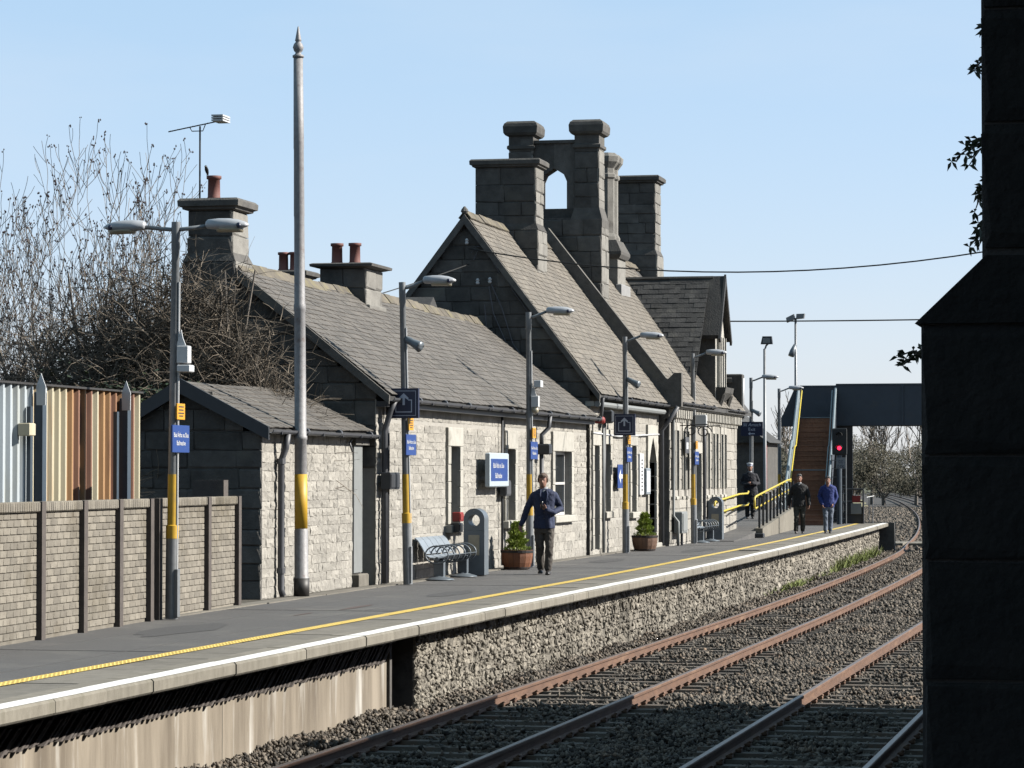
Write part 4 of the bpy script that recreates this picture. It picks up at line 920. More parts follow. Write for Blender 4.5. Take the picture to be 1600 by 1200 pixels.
for ya, yb in zip(posts_y[:-1], posts_y[1:]):
    if yb-ya < .5: continue
    a, b = fpt(ya)+fdir*.07, fpt(yb)-fdir*.07; mb = MB()
    w = (b-a).length
    q = [a-fn*.05, b-fn*.05, b, a]
    mb.add([(v.x, v.y, -.05) for v in q]+[(v.x, v.y, 1.46) for v in q], [(0,1,5,4),(1,2,6,5),(2,3,7,6),(3,0,4,7),(4,5,6,7)]); pn = mb.build('panel', M['fence_brick'], fc)
    q = [a-fn*.06, b-fn*.06, b+fn*.045, a+fn*.045]
    mb = MB(); n_ = int(w/.06)
    mb.add([(v.x, v.y, 1.39) for v in q]+[(v.x, v.y, 1.5) for v in q], [(0,1,5,4),(1,2,6,5),(2,3,7,6),(3,0,4,7),(4,5,6,7),(0,3,2,1)]); cpg = mb.build('coping', M['fence_brick'], pn)
    nc = int(w/.075)
    for k in range(nc):
        c = a + fdir*((k+.5)*w/nc) + fn*.045; bricks.append((Vector((c.x, c.y, 1.445)), fdir, fn, w/nc-.012, .1, .014, 'b', pn))
    rows = 17
    for r in range(rows):
        off = .5 if r % 2 else 0; nb = max(3, round(w/.235)); L = w/nb
        for k in range(nb+(1 if off else 0)):
            x0 = max(0, (k-off)*L); x1 = min(w, (k+1-off)*L)
            if x1-x0 > .05:
                c = a + fdir*((x0+x1)/2) + fn*0; bricks.append((Vector((c.x, c.y, .03+(r+.5)*.08)), fdir, fn, x1-x0-.008, .073, .016, 'b', pn))
bricks.sort(key=lambda s: area_key(s[:6]+('s', None)), reverse=True)
for O, a, n, L, h, d, _, pn in bricks[:300]:
    o = bpy.data.objects.new('brick', bsm); COL.objects.link(o); o.parent = pn; bs = wl(pn)
    o.matrix_basis = Matrix(((a.x*L, 0, n.x*d, O.x-bs.x), (a.y*L, 0, n.y*d, O.y-bs.y), (0, h, 0, O.z-bs.z), (0, 0, 0, 1)))
mb = MB()
for O, a, n, L, h, d, _, pn in bricks[300:]: mb.add([O + a*(v[0]*L) + Vector((0,0,1))*(v[1]*h) + n*(v[2]*d) for v in brick.v], brick.f)
o = mb.build('rest_bricks', M['fence_brick'], fc); o['kind'] = 'stuff'
mb = MB().box(-13.0, -12.55, 39.3, 39.5, -.02, 1.72); tag(mb.build('fence_return', M['fence_post']), 'short brick pattern fence stub behind the end of the low fence', 'fence')
# painted sheet metal fence
tf = thing('sheet_metal_fence', (-13.2, 33, 0), 'tall ribbed metal fence with pale blue, cream and rusted orange strips', 'fence')
seq = ['tin_blue']*16 + ['tin_cream'] + ['tin_blue'] + ['tin_cream']*3 + ['tin_rust','tin_brown','tin_rust','tin_brown','tin_cream','tin_rust','tin_rust','tin_brown','tin_rust','tin_brown','tin_brown','tin_cream']
y = 37.6 - .225*len(seq); yy = y
for k, mname in enumerate(seq):
    a = y+k*.225; X0 = -13.2; top = 2.86
    pf = [(a+.004, X0), (a+.13, X0), (a+.155, X0+.05), (a+.20, X0+.05), (a+.221, X0+.004)]
    vs = [(p[1], p[0], z) for z in (0, top) for p in pf] + [(p[1]-.012, p[0], z) for z in (0, top) for p in pf]
    n_ = len(pf); fs = [(i, i+1, n_+i+1, n_+i) for i in range(n_-1)] + [(2*n_+i+1, 2*n_+i, 3*n_+i, 3*n_+i+1) for i in range(n_-1)] + [(n_+i, n_+i+1, 3*n_+i+1, 3*n_+i) for i in range(n_-1)]
    MB().add(vs, fs).build('sheet_strip', M[mname], tf)
MB().box(-13.24, -13.12, y, 37.62, 2.86, 2.885).build('top_rail', M['door_dark'], tf)
for py in (33.75, 36.75):
    MB().cbox(-13.14, -13.03, py, py+.13, 0, 2.78, .01).build('column', M['steel_blue'], tf)
    MB().box(-13.13, -13.08, py-.26, py-.18, 0, 2.6).build('strut', M['steel_blue'], tf)
    MB().prism([(-13.10,2.62),(-12.99,2.62),(-12.985,2.84),(-13.045,3.0),(-13.105,2.84)], 'y', py-.02, py-.005).build('spike', M['white_plastic'], tf)
MB().cbox(-13.14, -13.0, 33.25, 33.45, 2.25, 2.4, .01).build('junction_box', M['tin_cream'], tf)

# ================================================================ lamp posts
def lamp_head(parent, p, d, m=M['lamp_grey']):
    """lantern: lofted shell along direction d (unit, horizontal) from p"""
    p = Vector(p); d = Vector(d); s = d.cross(Vector((0, 0, 1))); rs = []
    for t, w, hu, hd in ((0,.05,.05,.03),(.02,.075,.07,.05),(.16,.10,.085,.06),(.30,.105,.085,.062),(.42,.09,.07,.05),(.50,.055,.045,.03),(.545,.02,.02,.01)):
        c = p + d*t + Vector((0, 0, .015-.02*t)); rs.append([c + s*(w*math.cos(a)) + Vector((0, 0, (hu if math.sin(a) > 0 else hd)*math.sin(a))) for a in [2*math.pi*k/12 for k in range(12)]])
    o = MB().rings(rs).build('lantern', m, parent, True)
    rs = []
    for t, w in ((.14,.05),(.2,.085),(.3,.09),(.4,.075),(.47,.04)):
        c = p + d*t + Vector((0, 0, -.02-.02*t)); rs.append([c + s*(w*math.cos(a)) + Vector((0, 0, .055*math.sin(a))) for a in [math.pi+math.pi*k/8 for k in range(9)]])
    MB().rings(rs).build('lens', M['lens'], o, True)
    c = p+d*.44; MB().ell((c.x, c.y-.085, c.z+.0), .03, .02, .035, 8, 6).build('photocell', M['navy'], o)
    return o
def lamp(x, y, label, lean=0, double=False, band=True, top=4.95, arm=.38, up=.03):
    t = thing('lamp_post', (x, y, 0), label, 'lamp post', 'platform lamp posts')
    def L(z): return x + lean*z
    zs = [0, 1.15, 1.16, top-.35, top-.34, top]
    smooth_angle(MB().tube([(L(z), y, z) for z in zs], [.078, .078, .062, .05, .056, .056], 14).build('pole', M['galv'], t, True))
    smooth_angle(MB().tube([(L(z), y, z) for z in (1.0, 1.16, 1.17, 1.8)], [.081, .081, .066, .064], 14).build('yellow_band', M['band'], t, True))
    MB().cbox(L(1)+.05, L(1)+.09, y-.06, y+.04, .02, .62, .006).build('access_door', M['galv'], t)
    MB().tube([(L(.6)+.072, y-.02, .5), (L(1.9)+.066, y-.02, 1.9), (L(4.2)+.06, y-.02, 4.2)], .013, 6).build('conduit', M['white_plastic'], t)
    for s in ((1, -1) if double else (1,)):
        MB().tube([(L(top)-0, y, top-.1), (L(top)+s*.1, y, top-.09), (L(top)+s*arm, y, top-.06+up)], .026, 8).build('arm', M['galv'], t, True)
        lamp_head(t, (L(top)+s*arm, y, top-.06+up), (s, 0, 0))
    return t
def flat_sign(name, x, y, z, w, h, face, m, label, group=None, frame=None, d=.02):
    """face 'x' looks to the track, face 'y' to the camera; x,y,z is the plate's centre"""
    t = thing(name, (x, y, z), label, 'sign', group)
    if face == 'x':
        MB().cbox(x-d, x, y-w/2, y+w/2, z-h/2, z+h/2, .003).build('plate', M[m], t)
        if frame: MB().cbox(x-d*3, x-.004, y-w/2-frame, y+w/2+frame, z-h/2-frame, z+h/2+frame, .02).build('frame', M['sign_pale'], t)
    else:
        MB().cbox(x-w/2, x+w/2, y, y+d, z-h/2, z+h/2, .003).build('plate', M[m], t)
    return t
def station_plate(x, y, z, which):
    t = flat_sign('station_name_sign', x+.1, y, z, .66, .34, 'x', 'blue', 'small blue station name plate on %s' % which, 'station name plates on lamp posts')
    text('Béal Átha na Slua', .082, M['sign_white'], t, (x+.102, y, z+.045), RX); text('Ballinasloe', .082, M['sign_white'], t, (x+.102, y, z-.055), RX)
    MB().box(x-.02, x+.08, y-.02, y+.02, z-.1, z-.06).build('clip', M['galv'], t)
    t = flat_sign('notice_plate', x+.1, y, z+.34, .3, .2, 'x', 'amber', 'small amber notice plate on %s' % which, 'amber notice plates on lamp posts')
    for k, (w, dz) in enumerate(((.2,.06),(.18,.02),(.22,-.02),(.16,-.055))): MB().box(x+.1005, x+.102, y-w/2, y+w/2, z+.34+dz-.008, z+.34+dz+.008).build('print_line', M['dark_grey'], t)
    MB().box(x-.02, x+.08, y-.015, y+.015, z+.3, z+.34).build('clip', M['galv'], t)
def exit_sign(x, y, z, which):
    t = flat_sign('way_out_sign', x, y-.12, z, .49, .49, 'y', 'navy', 'square navy pictogram sign with up arrow on %s' % which, 'pictogram signs', d=.08)
    Yf = y-.122
    def bar(x0, x1, z0, z1): MB().box(x+x0, x+x1, Yf-.001, Yf, z+z0, z+z1).build('outline', M['sign_symbol'], t)
    for a in (-.205, .197): bar(a, a+.008, -.205, .205)
    for a in (-.205, .197): bar(-.197, .197, a, a+.008)
    for a in (-.14, .125): bar(a, a+.015, -.15, .06)
    bar(-.125, .125, -.15, -.135); bar(-.125, -.075, .045, .06); bar(.075, .125, .045, .06)
    MB().prism([(x-.02, z-.03), (x+.02, z-.03), (x+.02, z+.09), (x+.08, z+.05), (x+.08, z+.09), (x, z+.165), (x-.08, z+.09), (x-.08, z+.05), (x-.02, z+.09)], 'y', Yf-.001, Yf).build('arrow', M['sign_symbol'], t)
    for q in (-.14, .14): MB().box(x-.07, x+.07, y-.05, y-.04+.1, z+q-.01, z+q+.01).build('clamp', M['galv'], t)
    MB().box(x-.03, x+.03, y-.05, y, z-.2, z+.2).build('back_rail', M['galv'], t)
def horn(x, y, z, which):
    t = thing('horn_loudspeaker', (x, y, z), 'grey horn loudspeaker on %s' % which, 'loudspeaker', 'horn loudspeakers')
    d = Vector((.8, -.35, -.42)).normalized(); p = Vector((x+.04, y, z))
    MB().tube([p, p+d*.06, p+d*.14, p+d*.3, p+d*.33, p+d*.31, p+d*.16], [.05, .06, .06, .085, .092, .078, .02], 14).build('horn', M['street'], t, True)
    MB().tube([(x, y, z-.06), (x+.06, y, z-.05), tuple(p+d*.08)], .012, 6).build('bracket', M['galv'], t)
def cam_box(x, y, z, which, flip=False):
    t = thing('security_camera', (x, y, z), 'white camera box and bracket on %s' % which, 'camera', 'camera boxes on lamp posts')
    MB().cbox(x+.06, x+.2, y-.09, y+.06, z-.1, z+.12, .01).build('box', M['white_plastic'], t)
    MB().prism([(x+.04, z+.12), (x+.16, z+.12), (x+.12, z+.22), (x+.1, z+.32), (x+.06, z+.2)], 'y', y-.04, y-.02).build('bracket', M['white_plastic'], t)
    if flip: 
        MB().lathe([(.02,0),(.06,.02),(.075,.07),(.05,.12)], 12, (x+.13, y-.03, z-.22)).build('dome', M['lens'], t, True)
        MB().cbox(x+.14, x+.27, y-.2, y+.05, z+.28, z+.42, .01).build('camera', M['white_plastic'], t); MB().tube([(x, y, z+.25), (x+.12, y, z+.26), (x+.2, y-.03, z+.3)], .014, 6).build('arm', M['galv'], t)
    else: MB().cbox(x+.08, x+.24, y-.14, y+.06, z-.21, z-.12, .01).build('camera', M['white_plastic'], t)
LP = [(-12.1, 35.77, 'double headed lamp post beside the low brick pattern fence', .009, True), (-12.11, 47.8, 'lamp post nearest the outhouse door, with pictogram sign and horn', -.021, False),
      (-12.05, 57.2, 'lamp post behind the walking man in the navy blazer', -.006, False), (-12.06, 67.88, 'lamp post beside the second barrel planter, with pictogram sign', -.004, False),
      (-12.0, 77.68, 'lamp post in front of the lancet windows by the far bench', -.006, False), (-13.2, 97.6, 'lamp post carrying the white lettered exit sign by the ramp', .003, False), (-13.85, 110.2, 'lamp post beside the foot of the footbridge stairs', 0, False)]
for i, (x, y, lb_, ln_, db) in enumerate(LP): lamp(x, y, lb_, ln_, db, arm=.36 if not db else .4, up=.0 if db else .07)
names = ['the double headed lamp post', 'the lamp post nearest the outhouse', 'the lamp post behind the walking man', 'the lamp post by the second planter', 'the lamp post by the far bench']
for i, z in enumerate((2.24, 2.28, 2.26, 2.25, 2.22)): station_plate(LP[i][0]+LP[i][3]*2.2, LP[i][1], z, names[i])
exit_sign(LP[1][0]-.045, LP[1][1], 2.96, names[1]); exit_sign(LP[3][0]-.01, LP[3][1], 2.93, names[3])
horn(LP[1][0]-.08, LP[1][1], 4.02, names[1]); horn(LP[3][0]-.0, LP[3][1], 3.98, names[3]); horn(LP[5][0], LP[5][1], 3.9, 'the lamp post with the exit sign')
cam_box(LP[0][0]+.03, LP[0][1], 3.28, names[0]); cam_box(LP[2][0]-.02, LP[2][1], 3.2, names[2], True)
t = thing('security_camera', (LP[6][0]-.1, LP[6][1], 3.1), 'tube camera on a side arm of the lamp post at the stairs', 'camera')
MB().tube([(LP[6][0], LP[6][1], 3.08), (LP[6][0]-.3, LP[6][1], 3.12)], .015, 6).build('arm', M['galv'], t); MB().lathe([(.06,0),(.07,.02),(.07,.22),(.04,.24)], 10, (LP[6][0]-.34, LP[6][1]-.12, 3.2), 'y').build('camera', M['white_plastic'], t)
wall_box('junction_box', LP[4][0]+.05, LP[4][1]-.1, 3.05, .28, .2, .3, 'white_plastic', 'pale junction box high on the lamp post by the far bench')
x, y = LP[5][0]-.05, LP[5][1]
t = flat_sign('exit_sign', x+.1, y-.1, 3.28, .72, .46, 'y', 'navy', 'navy exit sign in two languages with a left arrow', d=.05)
text('Slí Amach', .15, M['sign_symbol'], t, (x+.1, y-.102, 3.41), RY, shear=.25); text('Exit', .15, M['sign_symbol'], t, (x+.1, y-.102, 3.26), RY)
MB().prism([(x-.02, 3.12), (x+.05, 3.18), (x+.05, 3.135), (x+.2, 3.135), (x+.2, 3.105), (x+.05, 3.105), (x+.05, 3.06)][::-1], 'y', y-.103, y-.101).build('arrow', M['sign_symbol'], t)
MB().box(x-.0, x+.1, y-.06, y+.02, 3.1, 3.4).build('clamp', M['galv'], t)
# station name sign on the wall
t = flat_sign('station_name_board', LX+.26, 55.5, 1.88, 1.45, .42, 'x', 'blue', 'large blue station name board in pale frame on the stone wall', frame=.11, d=.03)
text('Béal Átha na Slua', .135, M['sign_white'], t, (LX+.262, 55.42, 1.96), RX, sx=1.0); text('Ballinasloe', .14, M['sign_white'], t, (LX+.262, 55.42, 1.77), RX)
for yy in (54.9, 56.0): MB().box(LX+.0, LX+.18, yy, yy+.05, 1.7, 1.75).build('stand_off', M['galv'], t)
t = flat_sign('direction_sign', TX+.12, 68.85, 1.75, .75, .55, 'x', 'blue', 'blue wall sign with white left arrow behind the fourth lamp post'); 
MB().prism([(68.6, 1.75), (68.85, 1.92), (68.85, 1.80), (69.1, 1.80), (69.1, 1.70), (68.85, 1.70), (68.85, 1.58)], 'x', TX+.121, TX+.123).build('arrow', M['sign_white'], t)
t = thing('timetable_board', (TX+.08, 71.9, 1.9), 'tall white notice board beside the last narrow window before the pointed door', 'board')
MB().cbox(TX+.04, TX+.09, 71.65, 72.2, 1.3, 2.3, .01).build('board', M['sign_white'], t)
for k in range(9): MB().box(TX+.09, TX+.093, 71.85, 72.05, 1.4+k*.09, 1.44+k*.09).build('print_line', M['dark_grey'], t)
t = thing('poster_case', (TX+.08, 72.7, 1.6), 'framed poster case left of the pointed doorway', 'board')
MB().cbox(TX+.04, TX+.12, 72.4, 73.0, 1.3, 1.95, .02).build('frame', M['street_lit'], t); MB().box(TX+.12, TX+.124, 72.47, 72.93, 1.37, 1.88).build('poster', M['sign_white'], t)
t = flat_sign('pictogram_board', QX+.14, 77.0, 2.55, .62, .42, 'x', 'gutter', 'small grey pictogram board between the lancet windows', d=.02); MB().box(QX+.141, QX+.143, 76.85, 77.15, 2.45, 2.62).build('symbol', M['sign_white'], t)
t = thing('cable_cabinet', (QX+.2, 75.5, 0), 'weathered grey cable cabinet on legs at the corner of the hall', 'cabinet')
MB().cbox(QX+.08, QX+.28, 75.2, 76.1, .3, .85, .02).build('case', M['door_grey'], t); MB().cbox(QX+.28, QX+.3, 75.3, 76.0, .36, .8, .005).build('door', M['door_grey'], t)
for yy in (75.35, 75.95): MB().box(QX+.12, QX+.18, yy, yy+.06, -.01, .31).build('leg', M['gutter'], t)
t = thing('red_alarm_bell', (TX+.1, 66.6, 3.0), 'small red alarm bell by the eaves of the tall house', 'alarm')
MB().lathe([(.02,0),(.08,.0),(.09,.03),(.06,.07),(.02,.08)], 12, (TX+.2, 66.0, 3.0), 'x').build('gong', M['red'], t); MB().cbox(TX+.06, TX+.2, 65.93, 66.07, 2.93, 3.07, .01).build('base', M['red'], t)
t = thing('wall_lamp', (TX+.1, 66.6, 3.1), 'dark wall lamp on the conduit near the eaves of the tall house', 'lamp')
MB().cbox(TX+.1, TX+.3, 66.7, 67.0, 2.95, 3.25, .04).build('housing', M['dark_grey'], t); MB().box(TX+.02, TX+.1, 66.8, 66.9, 3.05, 3.12).build('arm', M['dark_grey'], t)

# tall signal pole with ball finial
tp = thing('finial_pole', (-12.44, 42.72, 0), 'tall tapering silver pole with ball finial and yellow band', 'pole')
PX, PY_ = -12.44, 42.72
def lx(z): return PX-.0085*z
zz = [0, .28, .29, .97, .98, 2.3, 2.31, 2.36, 2.37, 4.2, 4.22, 4.3, 4.32, 5.6, 5.62, 6.6, 6.62, 7.97]
rr = [.115, .112, .103, .101, .094, .09, .1, .1, .089, .082, .09, .09, .081, .076, .08, .074, .078, .07]
MB().tube([(lx(z), PY_, z) for z in zz], rr, 16).build('shaft', M['pole_paint'], tp, True)
MB().tube([(lx(0), PY_, .002), (lx(0), PY_, .27)], .117, 16).build('foot', M['door_dark'], tp, True)
MB().tube([(lx(1), PY_, 1.0), (lx(1.8), PY_, 1.8)], [.097, .095], 16).build('yellow_band', M['band'], tp, True)
MB().lathe([(.085,0),(.085,.03),(.05,.05),(.04,.07),(.065,.1),(.082,.15),(.065,.2),(.035,.235),(.05,.25),(.045,.27),(.012,.45),(.002,.47)], 14, (lx(7.97), PY_, 7.97)).build('finial', M['pole_paint'], tp, True)
for z in (3.2, 5.0, 6.2, 7.0, 7.35): MB().tube([(lx(z), PY_, z), (lx(z), PY_, z+.03)], .088-.0022*z, 14).build('strap', M['door_dark'], tp, True)

# floodlight masts
t = thing('floodlight_mast', (-12.6, 97, .4), 'slim mast with one square floodlight behind the exit sign', 'mast')
bx, by = -12.92, 99.0
MB().tube([(bx, by, .3), (bx, by, 1.2), (bx, by, 5.95)], [.075, .06, .045], 10).build('pole', M['galv'], t, True); MB().tube([(bx, by, 5.9), (bx+.05, by, 6.05), (bx+.12, by, 6.12)], .03, 8).build('arm', M['galv'], t)
MB().prism([(bx-.12, 6.1), (bx+.27, 6.1), (bx+.24, 6.36), (bx-.06, 6.36)], 'y', by-.1, by+.1).build('floodlight', M['dark_grey'], t); MB().box(bx-.05, bx+.2, by-.104, by-.1, 6.14, 6.3).build('lens', M['door_grey'], t)
t = thing('floodlight_mast', (-13.2, 112, 0), 'tallest mast with twin floodlights rising behind the stairs', 'mast')
bx, by = -14.05, 117.0
MB().tube([(bx, by, -.1), (bx, by, 4.0), (bx, by, 7.9)], [.08, .06, .045], 10).build('pole', M['galv'], t, True)
for s in (-1, 1): MB().prism([(bx+s*.03-.0, 7.85), (bx+s*.33, 7.8+.08*s), (bx+s*.36, 7.98+.08*s), (bx+s*.05, 8.05)][::s], 'y', by-.15, by+.15).build('floodlight', M['galv'], t)
MB().tube([(bx, by-.08, 6.85), (bx-.1, by-.15, 6.6), (bx-.16, by-.2, 6.4)], [.07, .11, .12], 10).build('horn', M['street'], t, True)
# ================================================================ platform furniture
def bench(x, y, label):
    t = thing('platform_bench', (x, y, 0), label, 'bench', 'grey hooped platform benches')
    for k, py in enumerate((y+.1, y+1.85)):
        MB().lathe([(.26,0),(.25,.012),(.18,.035),(.09,.06),(.085,.08)], 16, (x, py, 0)).build('base', M['street'], t, True)
        MB().cbox(x-.085, x+.085, py-.07, py+.07, .05, .36, .02).build('pedestal', M['street'], t)
    MB().tube([(x, y-.1, .36), (x, y+2.1, .36)], .035, 8).build('beam', M['street'], t)
    for k in range(5):
        ya, yb = y-.08+k*.42, y-.08+k*.42+.40
        sec = [(x-.19,.42),(x-.12,.385),(x,.375),(x+.12,.39),(x+.2,.43),(x+.215,.425),(x+.12,.375),(x,.36),(x-.12,.37),(x-.2,.41)]
        MB().rings([[(p[0], yy, p[1]) for p in sec] for yy in (ya, yb)]).build('seat', M['street_lit'], t)
        sec = [(x-.2,.44),(x-.26,.56),(x-.33,.67),(x-.39,.72),(x-.4,.705),(x-.345,.66),(x-.275,.55),(x-.215,.435)]
        MB().rings([[(p[0], yy, p[1]) for p in sec] for yy in (ya, yb)]).build('backrest', M['street_lit'], t)
    for k in range(6):
        yy = y-.1+k*.42
        MB().rings([[(x+(.2+.014*math.cos(b))*math.cos(a), yy+.012*math.sin(b), .43+(.15+.014*math.cos(b))*math.sin(a)) for b in [2*math.pi*q/6 for q in range(6)]] for a in [2*math.pi*k2/20 for k2 in range(20)]], closed=True).build('armrest_hoop', M['street'], t, True)
    return t
bench(-12.1, 49.85, 'grey steel bench with hoop armrests nearest the outhouse'); bench(-11.98, 78.6, 'far grey steel bench with hoop armrests by the lancet windows')
def bin_(x, y, label):
    t = thing('litter_bin', (x, y, 0), label, 'bin', 'arched grey litter bins')
    w, d, zc, r, n = .19, .17, 1.0, .105, 24
    out = [(x+w*math.cos(math.pi*k/n), zc+w*math.sin(math.pi*k/n)) for k in range(n+1)]
    lo = [(x+w*math.cos(math.pi+math.pi*k/n), zc-(.19 if True else 0)) for k in range(n+1)]
    hole = [(x+r*math.cos(2*math.pi*k/(2*n)), zc-.02+r*math.sin(2*math.pi*k/(2*n))) for k in range(2*n)]
    outer = out[:-1] + [(x-w+2*w*k/n, zc-.2) for k in range(n)]
    outer = [(x+w*math.cos(math.pi*k/n), zc+w*math.sin(math.pi*k/n)) for k in range(n)] + [(x-w*math.cos(math.pi*k/n), zc-.2 if 0 < k < n else zc) for k in range(n)]
    mb = MB(); vs = []; N = 2*n
    for yy in (y-d, y+d):
        vs += [(p[0], yy, p[1]) for p in outer] + [(p[0], yy, p[1]) for p in hole]
    fs = []
    for k in range(N):
        j = (k+1) % N
        fs += [(k, N+k, N+j, j)[::-1], (2*N+k, 2*N+j, 3*N+j, 3*N+k)[::-1], (k, j, 2*N+j, 2*N+k)[::-1], (N+k, 3*N+k, 3*N+j, N+j)[::-1]]
    mb.add(vs, fs); mb.build('hood', M['street'], t)
    MB().cbox(x-w, x+w, y-d, y+d, 0, zc-.19, .015).build('body', M['street'], t)
    MB().cbox(x-.1, x+.1, y-d-.008, y-d+.01, .36, .72, .004).build('front_panel', M['lens'], t)
    MB().lathe([(.02,0),(.02,.012),(.012,.014)], 10, (x, y-d-.012, zc+.15), 'y').build('lock', M['galv'], t)
    return t
bin_(-12.0, 52.3, 'arched grey bin with round opening beside the nearest bench'); bin_(-11.95, 81.3, 'arched grey bin with round opening beside the far bench')
def planter(x, y, wood, label, label2):
    t = thing('barrel_planter', (x, y, 0), label, 'planter', 'half barrel planters')
    n = 16
    for k in range(n):
        a0, a1 = 2*math.pi*(k+.02)/n, 2*math.pi*(k+.98)/n
        rs = []
        for z, r in ((0,.245),(.12,.285),(.24,.305),(.36,.31)):
            rs.append([(x+r*math.cos(a0), y+r*math.sin(a0), z), (x+r*math.cos(a1), y+r*math.sin(a1), z), (x+(r-.025)*math.cos(a1), y+(r-.025)*math.sin(a1), z), (x+(r-.025)*math.cos(a0), y+(r-.025)*math.sin(a0), z)])
        MB().rings(rs).build('stave', wood, t)
    for z, r, h in ((.01,.255,.03),(.31,.316,.045)):
        MB().rings([[(x+(r+q*.002)*math.cos(2*math.pi*k/24), y+(r+q*.002)*math.sin(2*math.pi*k/24), z+q*h) for k in range(24)] for q in (0,1)], cap=False).build('hoop', M['hoop'], t)
    MB().lathe([(.27,0),(.27,.02),(.1,.04)], 16, (x, y, .3)).build('soil', M['soil'], t)
    p = thing('dwarf_conifer', (x, y, .32), label2, 'shrub', 'conifers in barrel planters')
    lf = MB()
    for k in range(4200):
        h = random.random()**.8; env = .225*(1-h)**.6*(.75+.25*math.sin(h*23)) + .02
        a = random.uniform(0, 6.28); r = env*math.sqrt(random.random())*1.08; b = Vector((x+r*math.cos(a), y+r*math.sin(a), .33+h*.54))
        d = Vector((math.cos(a)*.8, math.sin(a)*.8, random.uniform(.3, 1.2))).normalized(); L = random.uniform(.035, .08); s = d.cross(Vector((random.random()-.5, random.random()-.5, .2))).normalized()*random.uniform(.004, .009)
        lf.add([b-s*.6, b+s*.6, b+d*L*.6+s, b+d*L, b+d*L*.6-s], [(0,1,2,3,4)])
    lf.build('foliage', M['conifer'], p); MB().tube([(x, y, .3), (x, y, .8)], [.018, .004], 6).build('trunk', M['bark'], p)
    fl = MB()
    for k in range(60):
        a = random.uniform(0, 6.28); r = random.uniform(.14, .27); b = Vector((x+r*math.cos(a), y+r*math.sin(a), .33)); d = Vector((math.cos(a)*.4, math.sin(a)*.4, 1)).normalized(); L = random.uniform(.04, .12); s = Vector((-math.sin(a), math.cos(a), 0))*.006
        fl.add([b-s, b+s, b+d*L], [(0,1,2)])
    fl.build('bedding_plants', M['leaf'], t)
planter(-12.05, 56.0, M['barrel'], 'orange brown half barrel planter nearest the first bench', 'bright green dwarf conifer in the nearest barrel planter')
planter(-12.0, 70.1, M['barrel2'], 'faded half barrel planter beside the fourth lamp post', 'bright green dwarf conifer in the farther barrel planter')

# ================================================================ ramp and footbridge
def rz(y): return max(0, min(.62, (y-80.5)/17*.6))
def rxr(y): return -11.35-(max(y, 84)-84)*.05
def rxl(y): return -12.2 if y < 87 else -12.3-(min(y, 95)-87)*.16
mb = MB(); ry_ = list(np.arange(80.5, 100.6, 1.0)); vs = []
for y in ry_: vs += [(rxl(y), y, rz(y)+.003), (rxr(y), y, rz(y)+.003), (rxr(y), y, -.02)]
fs = []
for i in range(len(ry_)-1): fs += [(3*i, 3*i+1, 3*i+4, 3*i+3), (3*i+1, 3*i+2, 3*i+5, 3*i+4)]
rm = mb.add(vs, fs).build('ramp', M['asphalt']); rm['kind'] = 'structure'
rwl = thing('ramp_wall', (rxr(90), 92, 0), 'low pale concrete wall along the track side of the ramp', 'wall')
for y in np.arange(85.5, 99, 1.5):
    a, b = y, y+1.49
    MB().add([(rxr(a)-.02,a,-.01),(rxr(a)+.2,a,-.01),(rxr(b)+.2,b,-.01),(rxr(b)-.02,b,-.01),(rxr(a)-.02,a,rz(a)+.08),(rxr(a)+.2,a,rz(a)+.08),(rxr(b)+.2,b,rz(b)+.08),(rxr(b)-.02,b,rz(b)+.08)], [(4,5,6,7),(0,1,5,4),(1,2,6,5),(2,3,7,6),(3,0,4,7)]).build('block', M['nosing'], rwl)
hr = thing('ramp_handrail', (rxr(90), 92, 0), 'yellow twin tube handrail on dark posts along the ramp', 'handrail')
hy = list(np.arange(85.7, 99.4, 1.35))
for y in hy: MB().box(rxr(y)+.06, rxr(y)+.12, y-.03, y+.03, rz(y)+.02, rz(y)+.95).build('post', M['dark_grey'], hr)
for h in (1.0, .66): 
    pts = [(rxr(y)+.02, y, rz(y)+h) for y in [85.2]+hy]
    MB().tube(pts, .028, 8).build('rail', M['rail_yellow'], hr, True)
for y in hy: MB().tube([(rxr(y)+.09, y, rz(y)+.9), (rxr(y)+.02, y, rz(y)+.98)], .014, 5).build('bracket', M['rail_yellow'], hr)
MB().tube([(rxr(85)+.02, 85.2, rz(85)+1.0), (rxr(85)+.02, 84.95, rz(85)+.97), (rxr(85)+.02, 84.95, rz(85)+.69), (rxr(85)+.02, 85.2, rz(85)+.66)], .028, 8).build('return_loop', M['rail_yellow'], hr, True)
MB().cbox(rxr(85.5)-.06, rxr(85.5)+.25, 85.2, 85.55, -.01, .12, .02).build('foot_block', M['dark_grey'], hr)
hw = thing('wall_handrail', (QX, 85, 0), 'yellow twin tube handrail fixed to the station wall beside the ramp', 'handrail')
for h in (1.0, .66):
    MB().tube([(QX+.12, 81.9, rz(82)+h-.12), (QX+.12, 82.1, rz(82)+h), (QX+.12, 86.8, rz(86.8)+h), (QX+.12, 88.6, rz(87)+h), (QX+.12, 88.8, rz(87)+h+.06)], .028, 8).build('rail', M['rail_yellow'], hw, True)
    for y in (82.6, 84.2, 85.8): MB().tube([(QX, y, rz(y)+h-.1), (QX+.1, y, rz(y)+h-.08), (QX+.12, y, rz(y)+h-.02)], .012, 5).build('bracket', M['rail_yellow'], hw)

